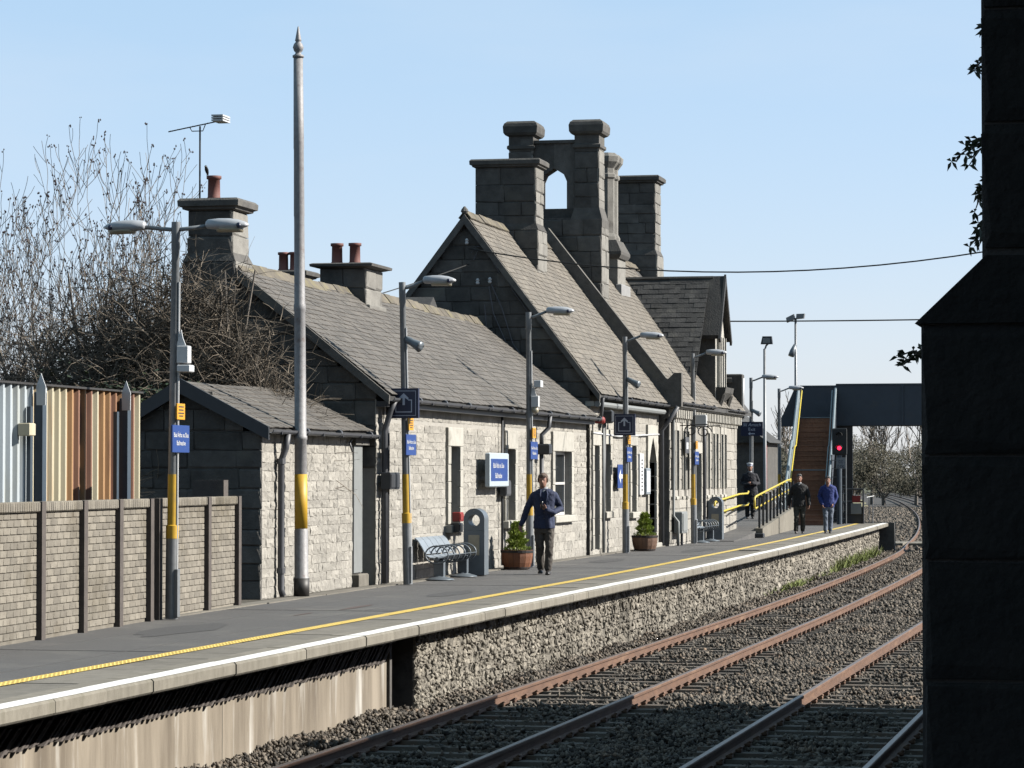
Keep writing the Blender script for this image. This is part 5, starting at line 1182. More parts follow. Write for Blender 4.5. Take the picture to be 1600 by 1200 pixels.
fb = thing('footbridge', (-12.6, 110, 0), 'dark blue grey footbridge with boarded stairs crossing over the tracks', 'footbridge')
SY, TY = 106.3, 113.4; ZT = 3.95
def s_l(t): return -13.12-.34*t
def s_r(t): return -11.68-.48*t
nst = 22; prof = []
for k in range(nst):
    run = (k+ (1.2 if k >= 11 else 0))/(nst+1.2); y = SY+(TY-SY)*run; z = ZT*k/nst; z1 = ZT*(k+1)/nst
    t0 = k/nst; gap = (TY-SY)/(nst+1.2) + ((TY-SY)/(nst+1.2)*1.2 if k == 10 else 0)
    o = MB().box(s_l(t0), s_r(t0), y, y+.03, z, z1-.035).build('riser', M['tread'], fb)
    MB().box(s_l(t0), s_r(t0), y-.03, y+gap+.02, z1-.035, z1).build('tread', M['tread'], fb)
    if k in (10, 21): MB().box(s_l(t0), s_r(t0), y-.034, y-.03, z1-.04, z1).build('nosing', M['bridge_pale'], fb)
for side, fx in (('l', s_l), ('r', s_r)):
    s = -1 if side == 'l' else 1
    x0, x1 = fx(0)+s*.05, fx(1)+s*.05
    pts = [(SY-.1, 0), (SY-.1, 1.05), (SY+3.3, 2.95), (SY+3.9, 3.0), (TY+.1, ZT+1.15), (TY+.1, ZT-.35), (SY+.5, 0)]
    mb = MB(); vs = []
    for w in (-.03, .03):
        for y, z in pts: tt = (y-SY)/(TY-SY); vs.append((x0+(x1-x0)*tt+w, y, z))
    n_ = len(pts); mb.add(vs, [tuple(range(n_))[::-1], tuple(range(n_, 2*n_))] + [(i, (i+1) % n_, n_+(i+1) % n_, n_+i) for i in range(n_)]); mb.build('stringer', M['bridge_pale'] if side == 'l' else M['bridge'], fb)
    MB().tube([(x0+w_, y, z+.02) for w_, y, z in [((x1-x0)*(y-SY)/(TY-SY), y, z) for y, z in pts[1:5]]], .05, 8).build('capping', M['bridge_pale'], fb)
    MB().tube([(x0-s*.12+(x1-x0)*(y-SY)/(TY-SY), y, z) for y, z in ((SY, .95), (SY+3.3, 2.8), (SY+3.9, 2.85), (TY, ZT+1.0))], .03, 8).build('handrail', M['rail_yellow'] if side == 'l' else M['bridge_pale'], fb)
# deck
DY0, DY1, DX0, DX1 = TY+.05, TY+2.0, -13.7, 2.2
MB().box(DX0, DX1, DY0, DY1, ZT-.3, ZT).build('deck', M['bridge'], fb)
for k, (a, b) in enumerate(((-12.12, -9.6), (-9.6, -7.1), (-7.1, -4.6), (-4.6, -2.1), (-2.1, DX1))):
    MB().box(a+.01, b-.01, DY0-.06, DY0, ZT-.32, ZT+1.2).build('side_panel', M['bridge'], fb)
    MB().box(a-.04, a+.04, DY0-.1, DY0-.061, ZT-.3, ZT+1.2).build('stiffener', M['bridge'], fb)
MB().box(DX0, DX1, DY1, DY1+.06, ZT-.32, ZT+1.2).build('far_panel', M['bridge'], fb)
MB().box(-12.1, DX1, DY0-.09, DY0+.02, ZT+1.2, ZT+1.26).build('top_rail', M['bridge'], fb)
MB().box(DX0, -12.1, DY1-.02, DY1+.09, ZT+1.2, ZT+1.26).build('top_rail', M['bridge'], fb)
MB().prism([(-14.2, ZT-.35), (-13.52, ZT-.35), (-13.52, ZT+1.2), (-13.62, ZT+1.2), (-14.2, ZT-.1)], 'y', DY0-.04, DY0+.04).build('landing_panel', M['bridge'], fb)
for x in (-13.8, -12.3): MB().box(x-.09, x+.09, DY1-.3, DY1-.1, -.1, ZT-.3).build('column', M['bridge'], fb)
for x in (-.4, 1.6): MB().box(x-.1, x+.1, DY0+.2, DY0+.4, -1.2, ZT-.3).build('column', M['bridge'], fb)
MB().box(-13.3, -11.5, DY0+.1, DY0+.25, -.02, ZT-.31).build('stair_back', M['door_dark'], fb)
lf_ = thing('lattice_fence', (-12.9, 101.5, .6), 'pale lattice railing between the shelter and the stairs', 'fence')
for k in range(9):
    a = -13.9+k*.2
    MB().tube([(a, 101.5, .62), (a+.3, 101.5, 1.35)], .012, 4).build('slat', M['sign_pale'], lf_); MB().tube([(a+.3, 101.53, .62), (a, 101.53, 1.35)], .012, 4).build('slat', M['sign_pale'], lf_)
for z in (.62, 1.36): MB().tube([(-13.9, 101.5, z), (-12.0, 101.5, z)], .02, 6).build('rail', M['sign_pale'], lf_)
for x in (-13.9, -12.0): MB().tube([(x, 101.5, 0), (x, 101.5, 1.4)], .03, 6).build('post', M['sign_pale'], lf_)

# ================================================================ signal and lineside things at the platform end
sg = thing('colour_light_signal', (-11.45, 108.5, 0), 'black railway signal showing one red light at the platform end', 'signal')
gx, gy = -11.42, 108.2
MB().cbox(gx-.26, gx+.26, gy-.1, gy+.12, 2.5, 3.45, .03).build('head', M['black'], sg)
MB().lathe([(.075,0),(.065,-.012),(.025,-.02)], 16, (gx, gy-.105, 2.74), 'y').build('red_lamp', M['red_light'], sg)
MB().lathe([(.1,0),(.09,-.01),(.03,-.015)], 16, (gx, gy-.105, 3.2), 'y').build('dark_lamp', M['dark_grey'], sg)
for z in (2.74, 3.2):
    rs = []
    for yy in (gy-.1, gy-.3): rs.append([(gx+.12*math.cos(a), yy, z+.12*math.sin(a)) for a in [math.pi*k/8 for k in range(9)]]+[(gx+.11*math.cos(a), yy, z+.11*math.sin(a)) for a in [math.pi-math.pi*k/8 for k in range(9)]])
    MB().rings(rs).build('hood', M['black'], sg)
MB().tube([(gx-.02, gy+.05, 0), (gx-.02, gy+.05, 2.5)], .1, 10).build('post', M['steel_blue'], sg)
MB().cbox(gx-.12, gx+.22, gy-.06, gy-.04, 2.0, 2.4, .005).build('plate', M['galv'], sg)
for zr, n_ in ((2.25, 2), (2.08, 3)):
    for q in range(n_): MB().tube([(gx+.05+(q-(n_-1)/2)*.09+.03*math.cos(a), gy-.063, zr+.045*math.sin(a)) for a in [.5+5.2*k/8 for k in range(9)]], .007, 4).build('plate_mark', M['navy'], sg)
for x in (gx-.3, gx+.22): MB().tube([(x, gy+.1, .0), (x, gy+.1, 2.5)], .025, 6).build('ladder_stile', M['galv'], sg)
for k in range(8): MB().tube([(gx-.3, gy+.1, .3*k+.2), (gx+.22, gy+.1, .3*k+.2)], .012, 5).build('rung', M['galv'], sg)
t = thing('telephone_cabinet', (-11.45, 104.5, 0), 'yellow telephone cabinet on a thin post below the signal', 'cabinet')
MB().cbox(-11.65, -11.33, 104.4, 104.62, .92, 1.3, .015).build('case', M['band'], t); MB().tube([(-11.47, 104.5, 0), (-11.47, 104.5, .95)], .025, 6).build('post', M['galv'], t)
pts = [(-11.47+.06*math.cos(a), 104.385, 1.11+.09*math.sin(a)) for a in [-1.3+2.6*k/8 for k in range(9)]]; MB().tube(pts, .018, 6).build('handset_symbol', M['black'], t)
t = thing('end_gate', (-11.1, 110, 0), 'dark tubular gate with notices closing the platform end', 'gate')
for x in (-11.5, -10.75): MB().tube([(x, 110, -.02), (x, 110, 1.25)], .035, 8).build('post', M['dark_grey'], t)
for z in (.35, .8, 1.25): MB().tube([(-11.5, 110, z), (-10.75, 110, z)], .03, 8).build('bar', M['dark_grey'], t)
MB().box(-11.48, -10.78, 110.04, 110.06, .0, .6).build('infill', M['dark_grey'], t)
MB().box(-11.15, -10.85, 109.94, 109.96, .78, 1.02).build('red_notice', M['red'], t); MB().box(-11.2, -10.82, 109.94, 109.96, .35, .74).build('white_notice', M['door_grey'], t)
t = thing('edge_rail', (-10.45, 110.8, 0), 'thin pale post and rail at the corner of the platform end', 'railing')
for x in (-10.62, -10.48): MB().tube([(x, 110.8, -.02), (x, 110.8, .95)], .018, 6).build('post', M['galv'], t)
MB().tube([(-10.7, 110.6, .95), (-10.45, 110.9, 1.0)], .018, 6).build('rail', M['galv'], t)
t = thing('lineside_cabinet', (-17, 165, -.9), 'pale lineside cabinet beside the curve beyond the footbridge', 'cabinet')
MB().cbox(-18.05, -17.5, 165, 165.5, 1.3, 1.95, .02).build('case', M['white_plastic'], t)
for x in (-17.95, -17.6): MB().tube([(x, 165.2, -1.3), (x, 165.2, 1.35)], .04, 6).build('leg', M['galv'], t)

# ================================================================ wires, aerial, bird
def sag(p, q, s, n=24): return [tuple(Vector(p).lerp(Vector(q), k/n) - Vector((0, 0, s*4*(k/n)*(1-k/n)))) for k in range(n+1)]
solo(MB().tube(sag((-15.2, TY0-.12, 6.85), (3.5, 62, 8.1), 1.25), .016, 5), 'overhead_wire', M['cable'], 'sagging overhead wire from the tall gable to the right', 'wire')
solo(MB().tube(sag((-12.0, 83.9, 6.1), (6.0, 84, 6.4), .12), .02, 5), 'overhead_wire', M['cable'], 'lower overhead wire from the oriel gable to the right', 'wire')
solo(MB().tube(sag((-15.2, TY0-.1, 6.5), (-16.2, 56, 4.9), .05), .012, 5), 'stay_wire', M['cable'], 'stay wire from the tall gable down behind the low roof', 'wire')
ae = thing('television_aerial', (-15.62, 47.7, 6.3), 'thin television aerial with white reflector on the gable chimney', 'aerial')
ax_, ay_ = -15.63, 47.6
MB().tube([(ax_, ay_, 6.2), (ax_, ay_, 7.58)], .015, 6).build('mast', M['cable'], ae)
MB().tube([(ax_-.55, ay_, 7.5), (ax_+.45, ay_, 7.68)], .011, 6).build('boom', M['cable'], ae)
MB().tube([(ax_-.18, ay_, 7.57), (ax_-.14, ay_, 7.5), (ax_+.05, ay_, 7.5), (ax_+.1, ay_, 7.62)], .009, 5).build('clamp', M['cable'], ae)
for z in (7.64, 7.68, 7.72): MB().box(ax_+.26, ax_+.46, ay_-.2, ay_+.2, z, z+.025).build('reflector', M['white_plastic'], ae)
for k in range(6): MB().tube([(ax_-.5+k*.13, ay_-.06, 7.51+k*.0235), (ax_-.5+k*.13, ay_+.06, 7.51+k*.0235)], .004, 4).build('element', M['cable'], ae)
bd = thing('starling', (-15.5, 47.6, 6.75), 'small dark bird perched on the gable chimney pot', 'bird'); 
bz = 6.78
mbd = MB(); mbd.tube([(-15.52, 47.7, bz-.02), (-15.52, 47.66, bz+.03), (-15.52, 47.62, bz+.075), (-15.52, 47.59, bz+.11), (-15.52, 47.57, bz+.125), (-15.52, 47.53, bz+.12)], [.006, .026, .034, .024, .022, .003], 8)
mbd.build('body', M['black'], bd, True); MB().tube([(-15.52, 47.63, bz-.04), (-15.52, 47.63, bz+.03)], .004, 4).build('leg', M['black'], bd)
# ================================================================ people
REMESH = []
def remesh(o, vox, smooth=4):
    m = o.modifiers.new('r', 'REMESH'); m.mode = 'VOXEL'; m.voxel_size = vox; m.use_smooth_shade = True
    s = o.modifiers.new('s', 'SMOOTH'); s.factor = .5; s.iterations = smooth; REMESH.append(o); return o
def limb(mb, pts, rr, n=12, fl=1.0):
    mb.tube(pts, rr, n); e = [(pts[0], rr[0]), (pts[-1], rr[-1])]
    for p, r in e: mb.ell(p, r*.98, r*.98, r*.98, 10, 6)
def torso(mb, secs, n=18):
    rs = []
    for z, rx, ry, cx, cy in secs:
        rs.append([(cx+rx*math.copysign(abs(math.cos(a))**.85, math.cos(a)), cy+ry*math.copysign(abs(math.sin(a))**.85, math.sin(a)), z) for a in [2*math.pi*k/n for k in range(n)]])
    mb.rings(rs)
def hand(mb, w, d, curl, side, up=Vector((0, 0, 1))):
    """palm and five fingers from wrist w along d; curl bends the fingers towards the palm normal"""
    d = Vector(d).normalized(); nrm = Vector(curl).normalized(); nrm = (nrm - d*nrm.dot(d)).normalized(); sd = d.cross(nrm)
    w = Vector(w); rs = []
    for t, wd, th in ((-.03,.026,.022),(.0,.03,.02),(.04,.042,.017),(.085,.043,.015)):
        c = w+d*t; rs.append([c+sd*(wd*math.cos(a))+nrm*(th*math.sin(a)) for a in [2*math.pi*k/10 for k in range(10)]])
    mb.rings(rs)
    for k, L in enumerate((.062, .072, .068, .052)):
        b = w+d*.08+sd*((-.031+.021*k)); q1 = b+d*L*.5+nrm*.014; q2 = q1+(d*.35+nrm*.8).normalized()*L*.45; q3 = q2+(nrm-d*.35).normalized()*L*.3
        mb.tube([b, q1, q2, q3], [.0095, .009, .0085, .007], 7)
    b = w+d*.025-sd*.03*side; q1 = b-sd*.025*side+d*.03+nrm*.012; q2 = q1+d*.03+nrm*.015+sd*.006*side; mb.tube([b, q1, q2], [.012, .011, .009], 7)
def head_mesh(mb, c, turn=0, nod=0):
    """face looks to -Y; c is the chin-neck joint height point"""
    cx, cy, cz = c
    secs = [(-.005,.035,.04,.0,-.03),(.015,.052,.062,0,-.025),(.045,.064,.08,0,-.012),(.08,.071,.092,0,-.002),(.115,.075,.098,0,.004),(.15,.076,.1,0,.008),(.185,.070,.094,0,.01),(.215,.053,.073,0,.01),(.235,.025,.035,0,.01)]
    rs = [[(cx+x0+rx*math.cos(a), cy+y0+ry*math.sin(a), cz+z) for a in [2*math.pi*k/18 for k in range(18)]] for z, rx, ry, x0, y0 in secs]
    mb.rings(rs)
    mb.tube([(cx, cy-.085, cz+.125), (cx, cy-.1, cz+.1), (cx, cy-.112, cz+.08), (cx, cy-.09, cz+.072)], [.008, .011, .016, .012], 8)
    mb.tube([(cx-.03, cy-.088, cz+.132), (cx, cy-.094, cz+.136), (cx+.03, cy-.088, cz+.132)], .009, 6)
    mb.tube([(cx-.022, cy-.082, cz+.045), (cx, cy-.089, cz+.047), (cx+.022, cy-.082, cz+.045)], .008, 6)
    for s in (-1, 1): mb.ell((cx+s*.077, cy+.012, cz+.105), .012, .022, .034, 8, 6)
    mb.tube([(cx, cy+.02, cz-.12), (cx, cy+.012, cz-.03), (cx, cy, cz+.05)], [.062, .055, .05], 12)
def person(name_loc, label, H, P, rot=0):
    """P: pose and clothes. Local frame: facing -Y, feet on z=0, built at 1.78 m and scaled"""
    t = bpy.data.objects.new('person', None); COL.objects.link(t); tag(t, label, 'person')
    WL[t.name] = Vector((0, 0, 0))
    sh = P.get('sh', 1.44); body = MB(); L, R = P['armL'], P['armR']     # L is at +X (viewer's right)
    head_mesh(body, P.get('head', (0, -.02, 1.545)))
    torso(body, [(.86,.15,.1,0,0),(1.1,.14,.095,0,0),(1.3,.17,.1,0,0),(1.44,.15,.08,0,0),(1.5,.06,.055,0,0)])
    for A, s in ((L, 1), (R, -1)):
        limb(body, A['p'], [.05, .045, .038, .03]); hand(body, A['p'][-1], A['hd'], A['hc'], s)
    for leg in (P['legL'], P['legR']): limb(body, leg, [.075, .06, .05, .038])
    b = body.build('body', M['skin'], t); remesh(b, .0075, 2)
    # shirt / collar
    cb = MB(); torso(cb, [(1.36,.1,.1,0,-.005),(1.46,.085,.085,0,-.005),(1.5,.066,.07,0,-.0),(1.53,.066,.07,0,.0)]); remesh(cb.build('shirt', M[P.get('shirt', 'shirt')], t), .01, 2)
    # jacket
    jk = MB(); torso(jk, P['jacket'])
    for A in (L, R):
        p = [Vector(q) for q in A['p']]; cuff = p[-2].lerp(p[-1], .93); limb(jk, [p[0], p[0].lerp(p[1], .5), p[1], p[2], cuff], P.get('sleeve', [.066, .066, .06, .055, .048]))
    for ex in P.get('flaps', []): jk.tube(*ex)
    j = remesh(jk.build('jacket', M[P['jm']], t), .012, 3)
    d = j.modifiers.new('w', 'DISPLACE'); tx = bpy.data.textures.new('wrinkle', 'CLOUDS'); tx.noise_scale = .075; d.texture = tx; d.strength = .024; d.mid_level = .5
    # trousers
    tr = MB(); torso(tr, [(.72,.155,.11,0,0),(.82,.168,.118,0,0),(.92,.165,.112,0,0),(1.0,.15,.105,0,0)])
    for leg in (P['legL'], P['legR']):
        p = [Vector(q) for q in leg]; limb(tr, [p[0], p[0].lerp(p[1], .5), p[1], p[1].lerp(p[2], .55), p[2].lerp(p[3], .75)], P.get('trouser_r', [.098, .088, .076, .072, .072]))
    q = remesh(tr.build('trousers', M[P['tm']], t), .012, 3)
    d = q.modifiers.new('w', 'DISPLACE'); tx = bpy.data.textures.new('wrinkle', 'CLOUDS'); tx.noise_scale = .085; d.texture = tx; d.strength = .03; d.mid_level = .5
    for leg in (P['legL'], P['legR']):
        a = Vector(leg[3]); f = Vector(P.get('toe', (0, -1, 0))); sm_ = MB(); a0 = a.copy(); a0.z -= .03
        sm_.rings([[Vector((a0.x, a0.y, a0.z-.05)) + f*tt + Vector((w*math.cos(k*math.pi/6), 0, max(-.012, h*math.sin(k*math.pi/6)))) for k in range(12)] for tt, w, h in ((-.085,.03,.05),(-.06,.042,.085),(0,.045,.09),(.07,.046,.06),(.14,.044,.045),(.175,.025,.03))])
        remesh(sm_.build('shoe', M[P.get('shoe', 'shoe')], t), .009, 2)
    # hair
    hc = P.get('head', (0, -.02, 1.545)); hm = MB(); cx, cy, cz = hc
    hr_ = [(.085,.066,.05,0,.052),(.14,.073,.08,0,.036),(.175,.0745,.09,0,.024),(.21,.061,.08,0,.014),(.236,.034,.048,0,.012),(.246,.01,.015,0,.012)]
    hm.rings([[(cx+x0+rx*math.cos(a), cy+y0+ry*math.sin(a), cz+z) for a in [2*math.pi*k/18 for k in range(18)]] for z, rx, ry, x0, y0 in hr_])
    if P.get('fringe', True): hm.tube([(cx-.062, cy-.055, cz+.175), (cx-.02, cy-.082, cz+.195), (cx+.035, cy-.075, cz+.2), (cx+.064, cy-.045, cz+.175)], .017, 8)
    for s in (-1, 1): hm.tube([(cx+s*.07, cy-.03, cz+.17), (cx+s*.079, cy-.005, cz+.125)], .011, 6)
    hrnd = random.Random(3)
    for k in range(150 if P.get('shaggy') else 60):          # locks
        a = hrnd.uniform(-.5, 3.64); el = hrnd.uniform(.25, 1.3); ca = math.cos(el)
        if math.sin(a) < -.1 and el < .9: continue
        p0 = Vector((cx+.07*ca*math.cos(a), cy+.014+.092*ca*math.sin(a), cz+.15+.098*math.sin(el)))
        dv = Vector((math.cos(a)*.5, math.sin(a)*.5-.05, -1.0)).normalized()*hrnd.uniform(.025, .055)
        hm.tube([p0, p0+dv*.5+Vector((math.cos(a), math.sin(a), .3))*.012, p0+dv], [.009, .010, .004], 5)
    if P.get('shaggy'):
        for k in range(16):
            x = -.062+.124*k/15; p0 = Vector((cx+x*.8, cy-.072+abs(x)*.3, cz+.222-abs(x)*.25)); hm.tube([p0, p0+Vector((x*.2, -.026, -.012)), p0+Vector((x*.35+.006, -.03, -.04-.015*hrnd.random()))], [.011, .011, .005], 5)
        for s in (-1, 1):
            for k in range(8): hm.tube([(cx+s*.07, cy-.03+k*.012, cz+.17), (cx+s*.085, cy-.03+k*.012, cz+.13), (cx+s*.082, cy-.03+k*.013, cz+.085-.01*hrnd.random())], [.012, .011, .006], 5)
    remesh(hm.build('hair', M[P.get('hair', 'hair')], t), .0065, 1)
    for s in (-1, 1): MB().ell((cx+s*.03, cy-.086, cz+.118), .011, .008, .006, 8, 6).build('eye', M['black'], t)
    for nm, mb, mt in P.get('extra', []): mb.build(nm, M[mt], t, True)
    t.location = name_loc; t.rotation_euler = (0, 0, rot); s = H/1.795; t.scale = (s, s, s)
    return t
JK = [(.80,.195,.135,0,0),(.9,.19,.13,0,0),(1.05,.178,.122,0,0),(1.2,.19,.125,0,0),(1.34,.215,.125,0,0),(1.40,.222,.108,0,0),(1.44,.205,.092,0,0),(1.475,.14,.08,0,0),(1.505,.085,.075,0,0)]
lap = MB()
for s in (-1, 1): lap.tube([(s*.05, -.085, 1.49), (s*.065, -.125, 1.4), (s*.03, -.14, 1.22)], [.012, .022, .006], 6)
btn = MB().ell((.01, -.14, 1.08), .012, .006, .012, 8, 6); btn.ell((.01, -.142, .98), .012, .006, .012, 8, 6)
person((-10.95, 53.22, 0), 'man walking in navy blazer and grey trousers, looking up from a phone in his hand', 1.84, dict(
    armL=dict(p=[(.185, .01, 1.385), (.29, .04, 1.15), (.17, -.16, 1.08), (.06, -.24, 1.14)], hd=(-.75, -.1, .45), hc=(-.1, .5, .5)),
    armR=dict(p=[(-.185, .01, 1.385), (-.30, .03, 1.16), (-.36, .02, .98), (-.41, -.02, .87)], hd=(-.12, -.08, -1), hc=(.6, -.5, 0)),
    legL=[(.095, 0, .86), (.095, -.09, .5), (.075, -.02, .14), (.075, -.06, .085)], legR=[(-.09, 0, .86), (-.075, -.02, .48), (-.07, .12, .14), (-.07, .10, .10)],
    jacket=JK, jm='blazer', tm='trouser', head=(-.02, -.03, 1.535), shaggy=True,
    flaps=[([(.05, -.11, 1.2), (.08, -.12, 1.0), (.1, -.12, .8)], .05)],
    extra=[('lapel', lap, 'blazer'), ('button', btn, 'dark_grey'), ('phone', MB().cbox(-.03, .0, -.335, -.265, 1.14, 1.285, .006), 'phone')]), rot=.12)
person((-10.93, 91.86, 0), 'man walking in black jacket and olive trousers near the footbridge stairs', 1.82, dict(
    armL=dict(p=[(.185, .01, 1.385), (.27, .02, 1.13), (.29, -.03, .95), (.29, -.08, .85)], hd=(0, -.2, -1), hc=(-.6, -.3, 0)),
    armR=dict(p=[(-.185, .01, 1.385), (-.28, .05, 1.13), (-.31, .05, .95), (-.31, .03, .85)], hd=(0, 0, -1), hc=(.6, -.3, 0)),
    legL=[(.095, 0, .86), (.1, -.06, .48), (.1, .02, .14), (.1, -.0, .085)], legR=[(-.09, 0, .86), (-.09, -.1, .5), (-.1, -.06, .14), (-.1, -.09, .085)],
    jacket=JK, jm='black_cloth', tm='trouser2', hair='hair_black', shoe='trainer', shirt='shirt', sleeve=[.07,.072,.068,.063,.055]), rot=.1)
person((-10.07, 92.05, 0), 'man in royal blue top and pale joggers walking near the platform edge, head bowed', 1.78, dict(
    armL=dict(p=[(.185, .01, 1.385), (.25, .05, 1.13), (.2, .02, .98), (.16, -.06, .9)], hd=(-.3, -.4, -.8), hc=(-.6, 0, -.2)),
    armR=dict(p=[(-.185, .01, 1.385), (-.27, .05, 1.13), (-.22, -.06, .97), (-.17, -.12, .88)], hd=(.2, -.4, -.9), hc=(.6, -.2, 0)),
    legL=[(.09, 0, .86), (.08, -.02, .48), (.06, .06, .14), (.06, .04, .09)], legR=[(-.09, 0, .86), (-.08, -.11, .5), (-.08, -.08, .14), (-.08, -.12, .085)],
    jacket=JK, jm='blue_top', tm='jogger', hair='hair_black', head=(-.01, -.06, 1.52), sleeve=[.07,.072,.068,.062,.052]), rot=.1)
cap = MB(); cap.rings([[(.0+rx*math.cos(a), -.015+ry*math.sin(a), z) for a in [2*math.pi*k/18 for k in range(18)]] for z, rx, ry in ((1.70,.085,.107),(1.74,.088,.112),(1.77,.105,.13),(1.79,.1,.125),(1.8,.04,.05))])
cap.rings([[(rx*math.cos(a), -.1-ry*math.sin(a), z-.25*ry*math.sin(a)) for a in [math.pi*k/10 for k in range(11)]] for z, rx, ry in ((1.70,.08,.055),(1.712,.08,.055))])
cbnd = MB(); cbnd.rings([[(rx*math.cos(a), -.015+ry*math.sin(a), z) for a in [2*math.pi*k/18 for k in range(18)]] for z, rx, ry in ((1.705,.089,.111),(1.735,.092,.116))])
person((-12.55, 92.6, rz(92.6)+.003), 'station worker in peaked cap and long dark coat standing on the ramp', 1.72, dict(
    armL=dict(p=[(.185, 0, 1.385), (.27, .03, 1.14), (.16, -.15, 1.1), (.07, -.2, 1.14)], hd=(-.8, -.1, .2), hc=(0, .4, -.5)),
    armR=dict(p=[(-.185, 0, 1.385), (-.26, .03, 1.14), (-.14, -.15, 1.08), (-.03, -.2, 1.1)], hd=(.8, -.1, .2), hc=(0, .4, -.5)),
    legL=[(.09, 0, .86), (.09, -.01, .48), (.09, .01, .14), (.09, -.01, .085)], legR=[(-.09, 0, .86), (-.09, -.01, .48), (-.09, .01, .14), (-.09, -.01, .085)],
    jacket=[(.42,.25,.18,.02,0),(.6,.25,.18,.03,0),(.85,.24,.17,.02,0),(1.1,.22,.15,0,0),(1.25,.22,.15,0,0),(1.36,.21,.13,0,0),(1.42,.195,.105,0,0),(1.47,.12,.085,0,0),(1.5,.085,.078,0,0)],
    jm='overcoat', tm='black_cloth', sleeve=[.074,.076,.072,.067,.06], extra=[('cap', cap, 'sign_white'), ('cap_band', cbnd, 'blue')]), rot=.15)
bpy.context.view_layer.update()
dg = bpy.context.evaluated_depsgraph_get()
for o in REMESH:
    me = bpy.data.meshes.new_from_object(o.evaluated_get(dg)); o.modifiers.clear(); old = o.data; o.data = me
    me.polygons.foreach_set('use_smooth', [True]*len(me.polygons))
# ================================================================ trees
def grow(mb, tips, p, d, L, r, depth, spread=.5, up=.25, kids=(2, 4), n=5, shrink=(.6, .82), segs=4, rnd=random, minr=.0025):
    pts = [Vector(p)]; d = Vector(d).normalized(); rr = [r]
    for k in range(segs):
        d = (d + Vector((rnd.uniform(-.17,.17), rnd.uniform(-.17,.17), rnd.uniform(-.1,.14)+up*.34))).normalized()
        pts.append(pts[-1] + d*L/segs); rr.append(max(minr, r*(1-.5*(k+1)/segs)))
    mb.tube(pts, rr, n if depth > 2 else (4 if depth > 0 else 3), cap=False)
    if depth <= 0: tips.append((pts[-1], d)); return
    for q in range(rnd.randint(*kids)):
        i = rnd.randint(1, segs); a = rnd.uniform(0, 6.283); o = d.orthogonal().normalized(); o2 = d.cross(o)
        nd = (d + (o*math.cos(a)+o2*math.sin(a))*rnd.uniform(spread*.8, spread*1.7) + Vector((0, 0, up*.2))).normalized()
        grow(mb, tips, pts[i], nd, L*rnd.uniform(*shrink), max(minr, rr[i]*rnd.uniform(.55, .75)), depth-1, spread, up, kids, n, shrink, segs, rnd, minr)
    grow(mb, tips, pts[-1], d, L*rnd.uniform(*shrink), rr[-1], depth-1, spread, up, kids, n, shrink, segs, rnd, minr)
def buds(mb, tips, prob=1, s=.035):
    for p, d in tips:
        if random.random() > prob: continue
        for q in range(random.randint(2, 4)):
            c = p + Vector((random.uniform(-1,1), random.uniform(-1,1), random.uniform(-.9,.9)))*s; r = random.uniform(.35, .6)*s
            mb.add([c+Vector((r,0,0)), c+Vector((-r*.6,r*.8,0)), c+Vector((-r*.6,-r*.8,0)), c+Vector((0,0,r*1.5)), c-Vector((0,0,r))], [(0,1,3),(1,2,3),(2,0,3),(1,0,4),(2,1,4),(0,2,4)])
def bare_tree(x, y, z0, H, label, seed, trunks=1, depth=4, r=.1, spread=.45, up=.35, group='bare trees behind the fence', bud=True, kids=(2, 3), bs=.035, budp=.45, minr=.0048, tilt=.12):
    rnd = random.Random(seed); t = thing('bare_tree', (x, y, z0), label, 'tree', group); tr, cr, tips = MB(), MB(), []
    for k in range(trunks):
        a = rnd.uniform(0, 6.28); d = Vector((math.cos(a)*tilt*(1 if trunks == 1 else 2.2), math.sin(a)*tilt, 1)).normalized(); L = H*.38*rnd.uniform(.8, 1.05)
        base = Vector((x+math.cos(a)*.12*trunks*.5, y+math.sin(a)*.1*trunks*.5, z0)); pts = [base]; rr = [r]
        for q in range(5): d = (d+Vector((rnd.uniform(-.07,.07), rnd.uniform(-.07,.07), .05))).normalized(); pts.append(pts[-1]+d*L/5); rr.append(r*(1-.09*(q+1)))
        tr.tube(pts, rr, 7)
        for q in range(rnd.randint(3, 4)):
            i = rnd.randint(2, 5); a = rnd.uniform(0, 6.28); nd = (d + Vector((math.cos(a), math.sin(a), 0))*rnd.uniform(.25, .6)).normalized()
            grow(cr, tips, pts[i], nd, L*rnd.uniform(.55, .8), rr[i]*.6, depth-1, spread, up, kids, 5, (.6, .8), 4, rnd, minr)
        grow(cr, tips, pts[-1], d, L*.6, rr[-1]*.85, depth-1, spread, up, kids, 5, (.62, .85), 4, rnd, minr)
    tr.build('trunk', M['bark'], t); c = cr.build('crown', M['twig'], t)
    if bud:
        b = MB(); buds(b, tips, budp, bs); ob = b.build('buds', M['bud'], t); ob['kind'] = 'stuff'
    return t
bare_tree(-20.0, 50, -.02, 6.6, 'bare budding ash at the left edge of the view', 11, 2, 6, .08, spread=.66, kids=(1, 2))
bare_tree(-18.5, 51, -.02, 7.2, 'tallest bare budding ash left of the lamp post', 23, 2, 6, .09, spread=.66, up=.35, kids=(1, 2))
bare_tree(-17.9, 50.5, -.02, 6.2, 'bare budding ash close to the gable chimney', 35, 2, 6, .08, spread=.66, up=.35, kids=(1, 2))
bare_tree(-21.4, 52, -.02, 5.8, 'low bare tree leaving the frame on the left', 41, 2, 6, .08, spread=.66, kids=(1, 2))
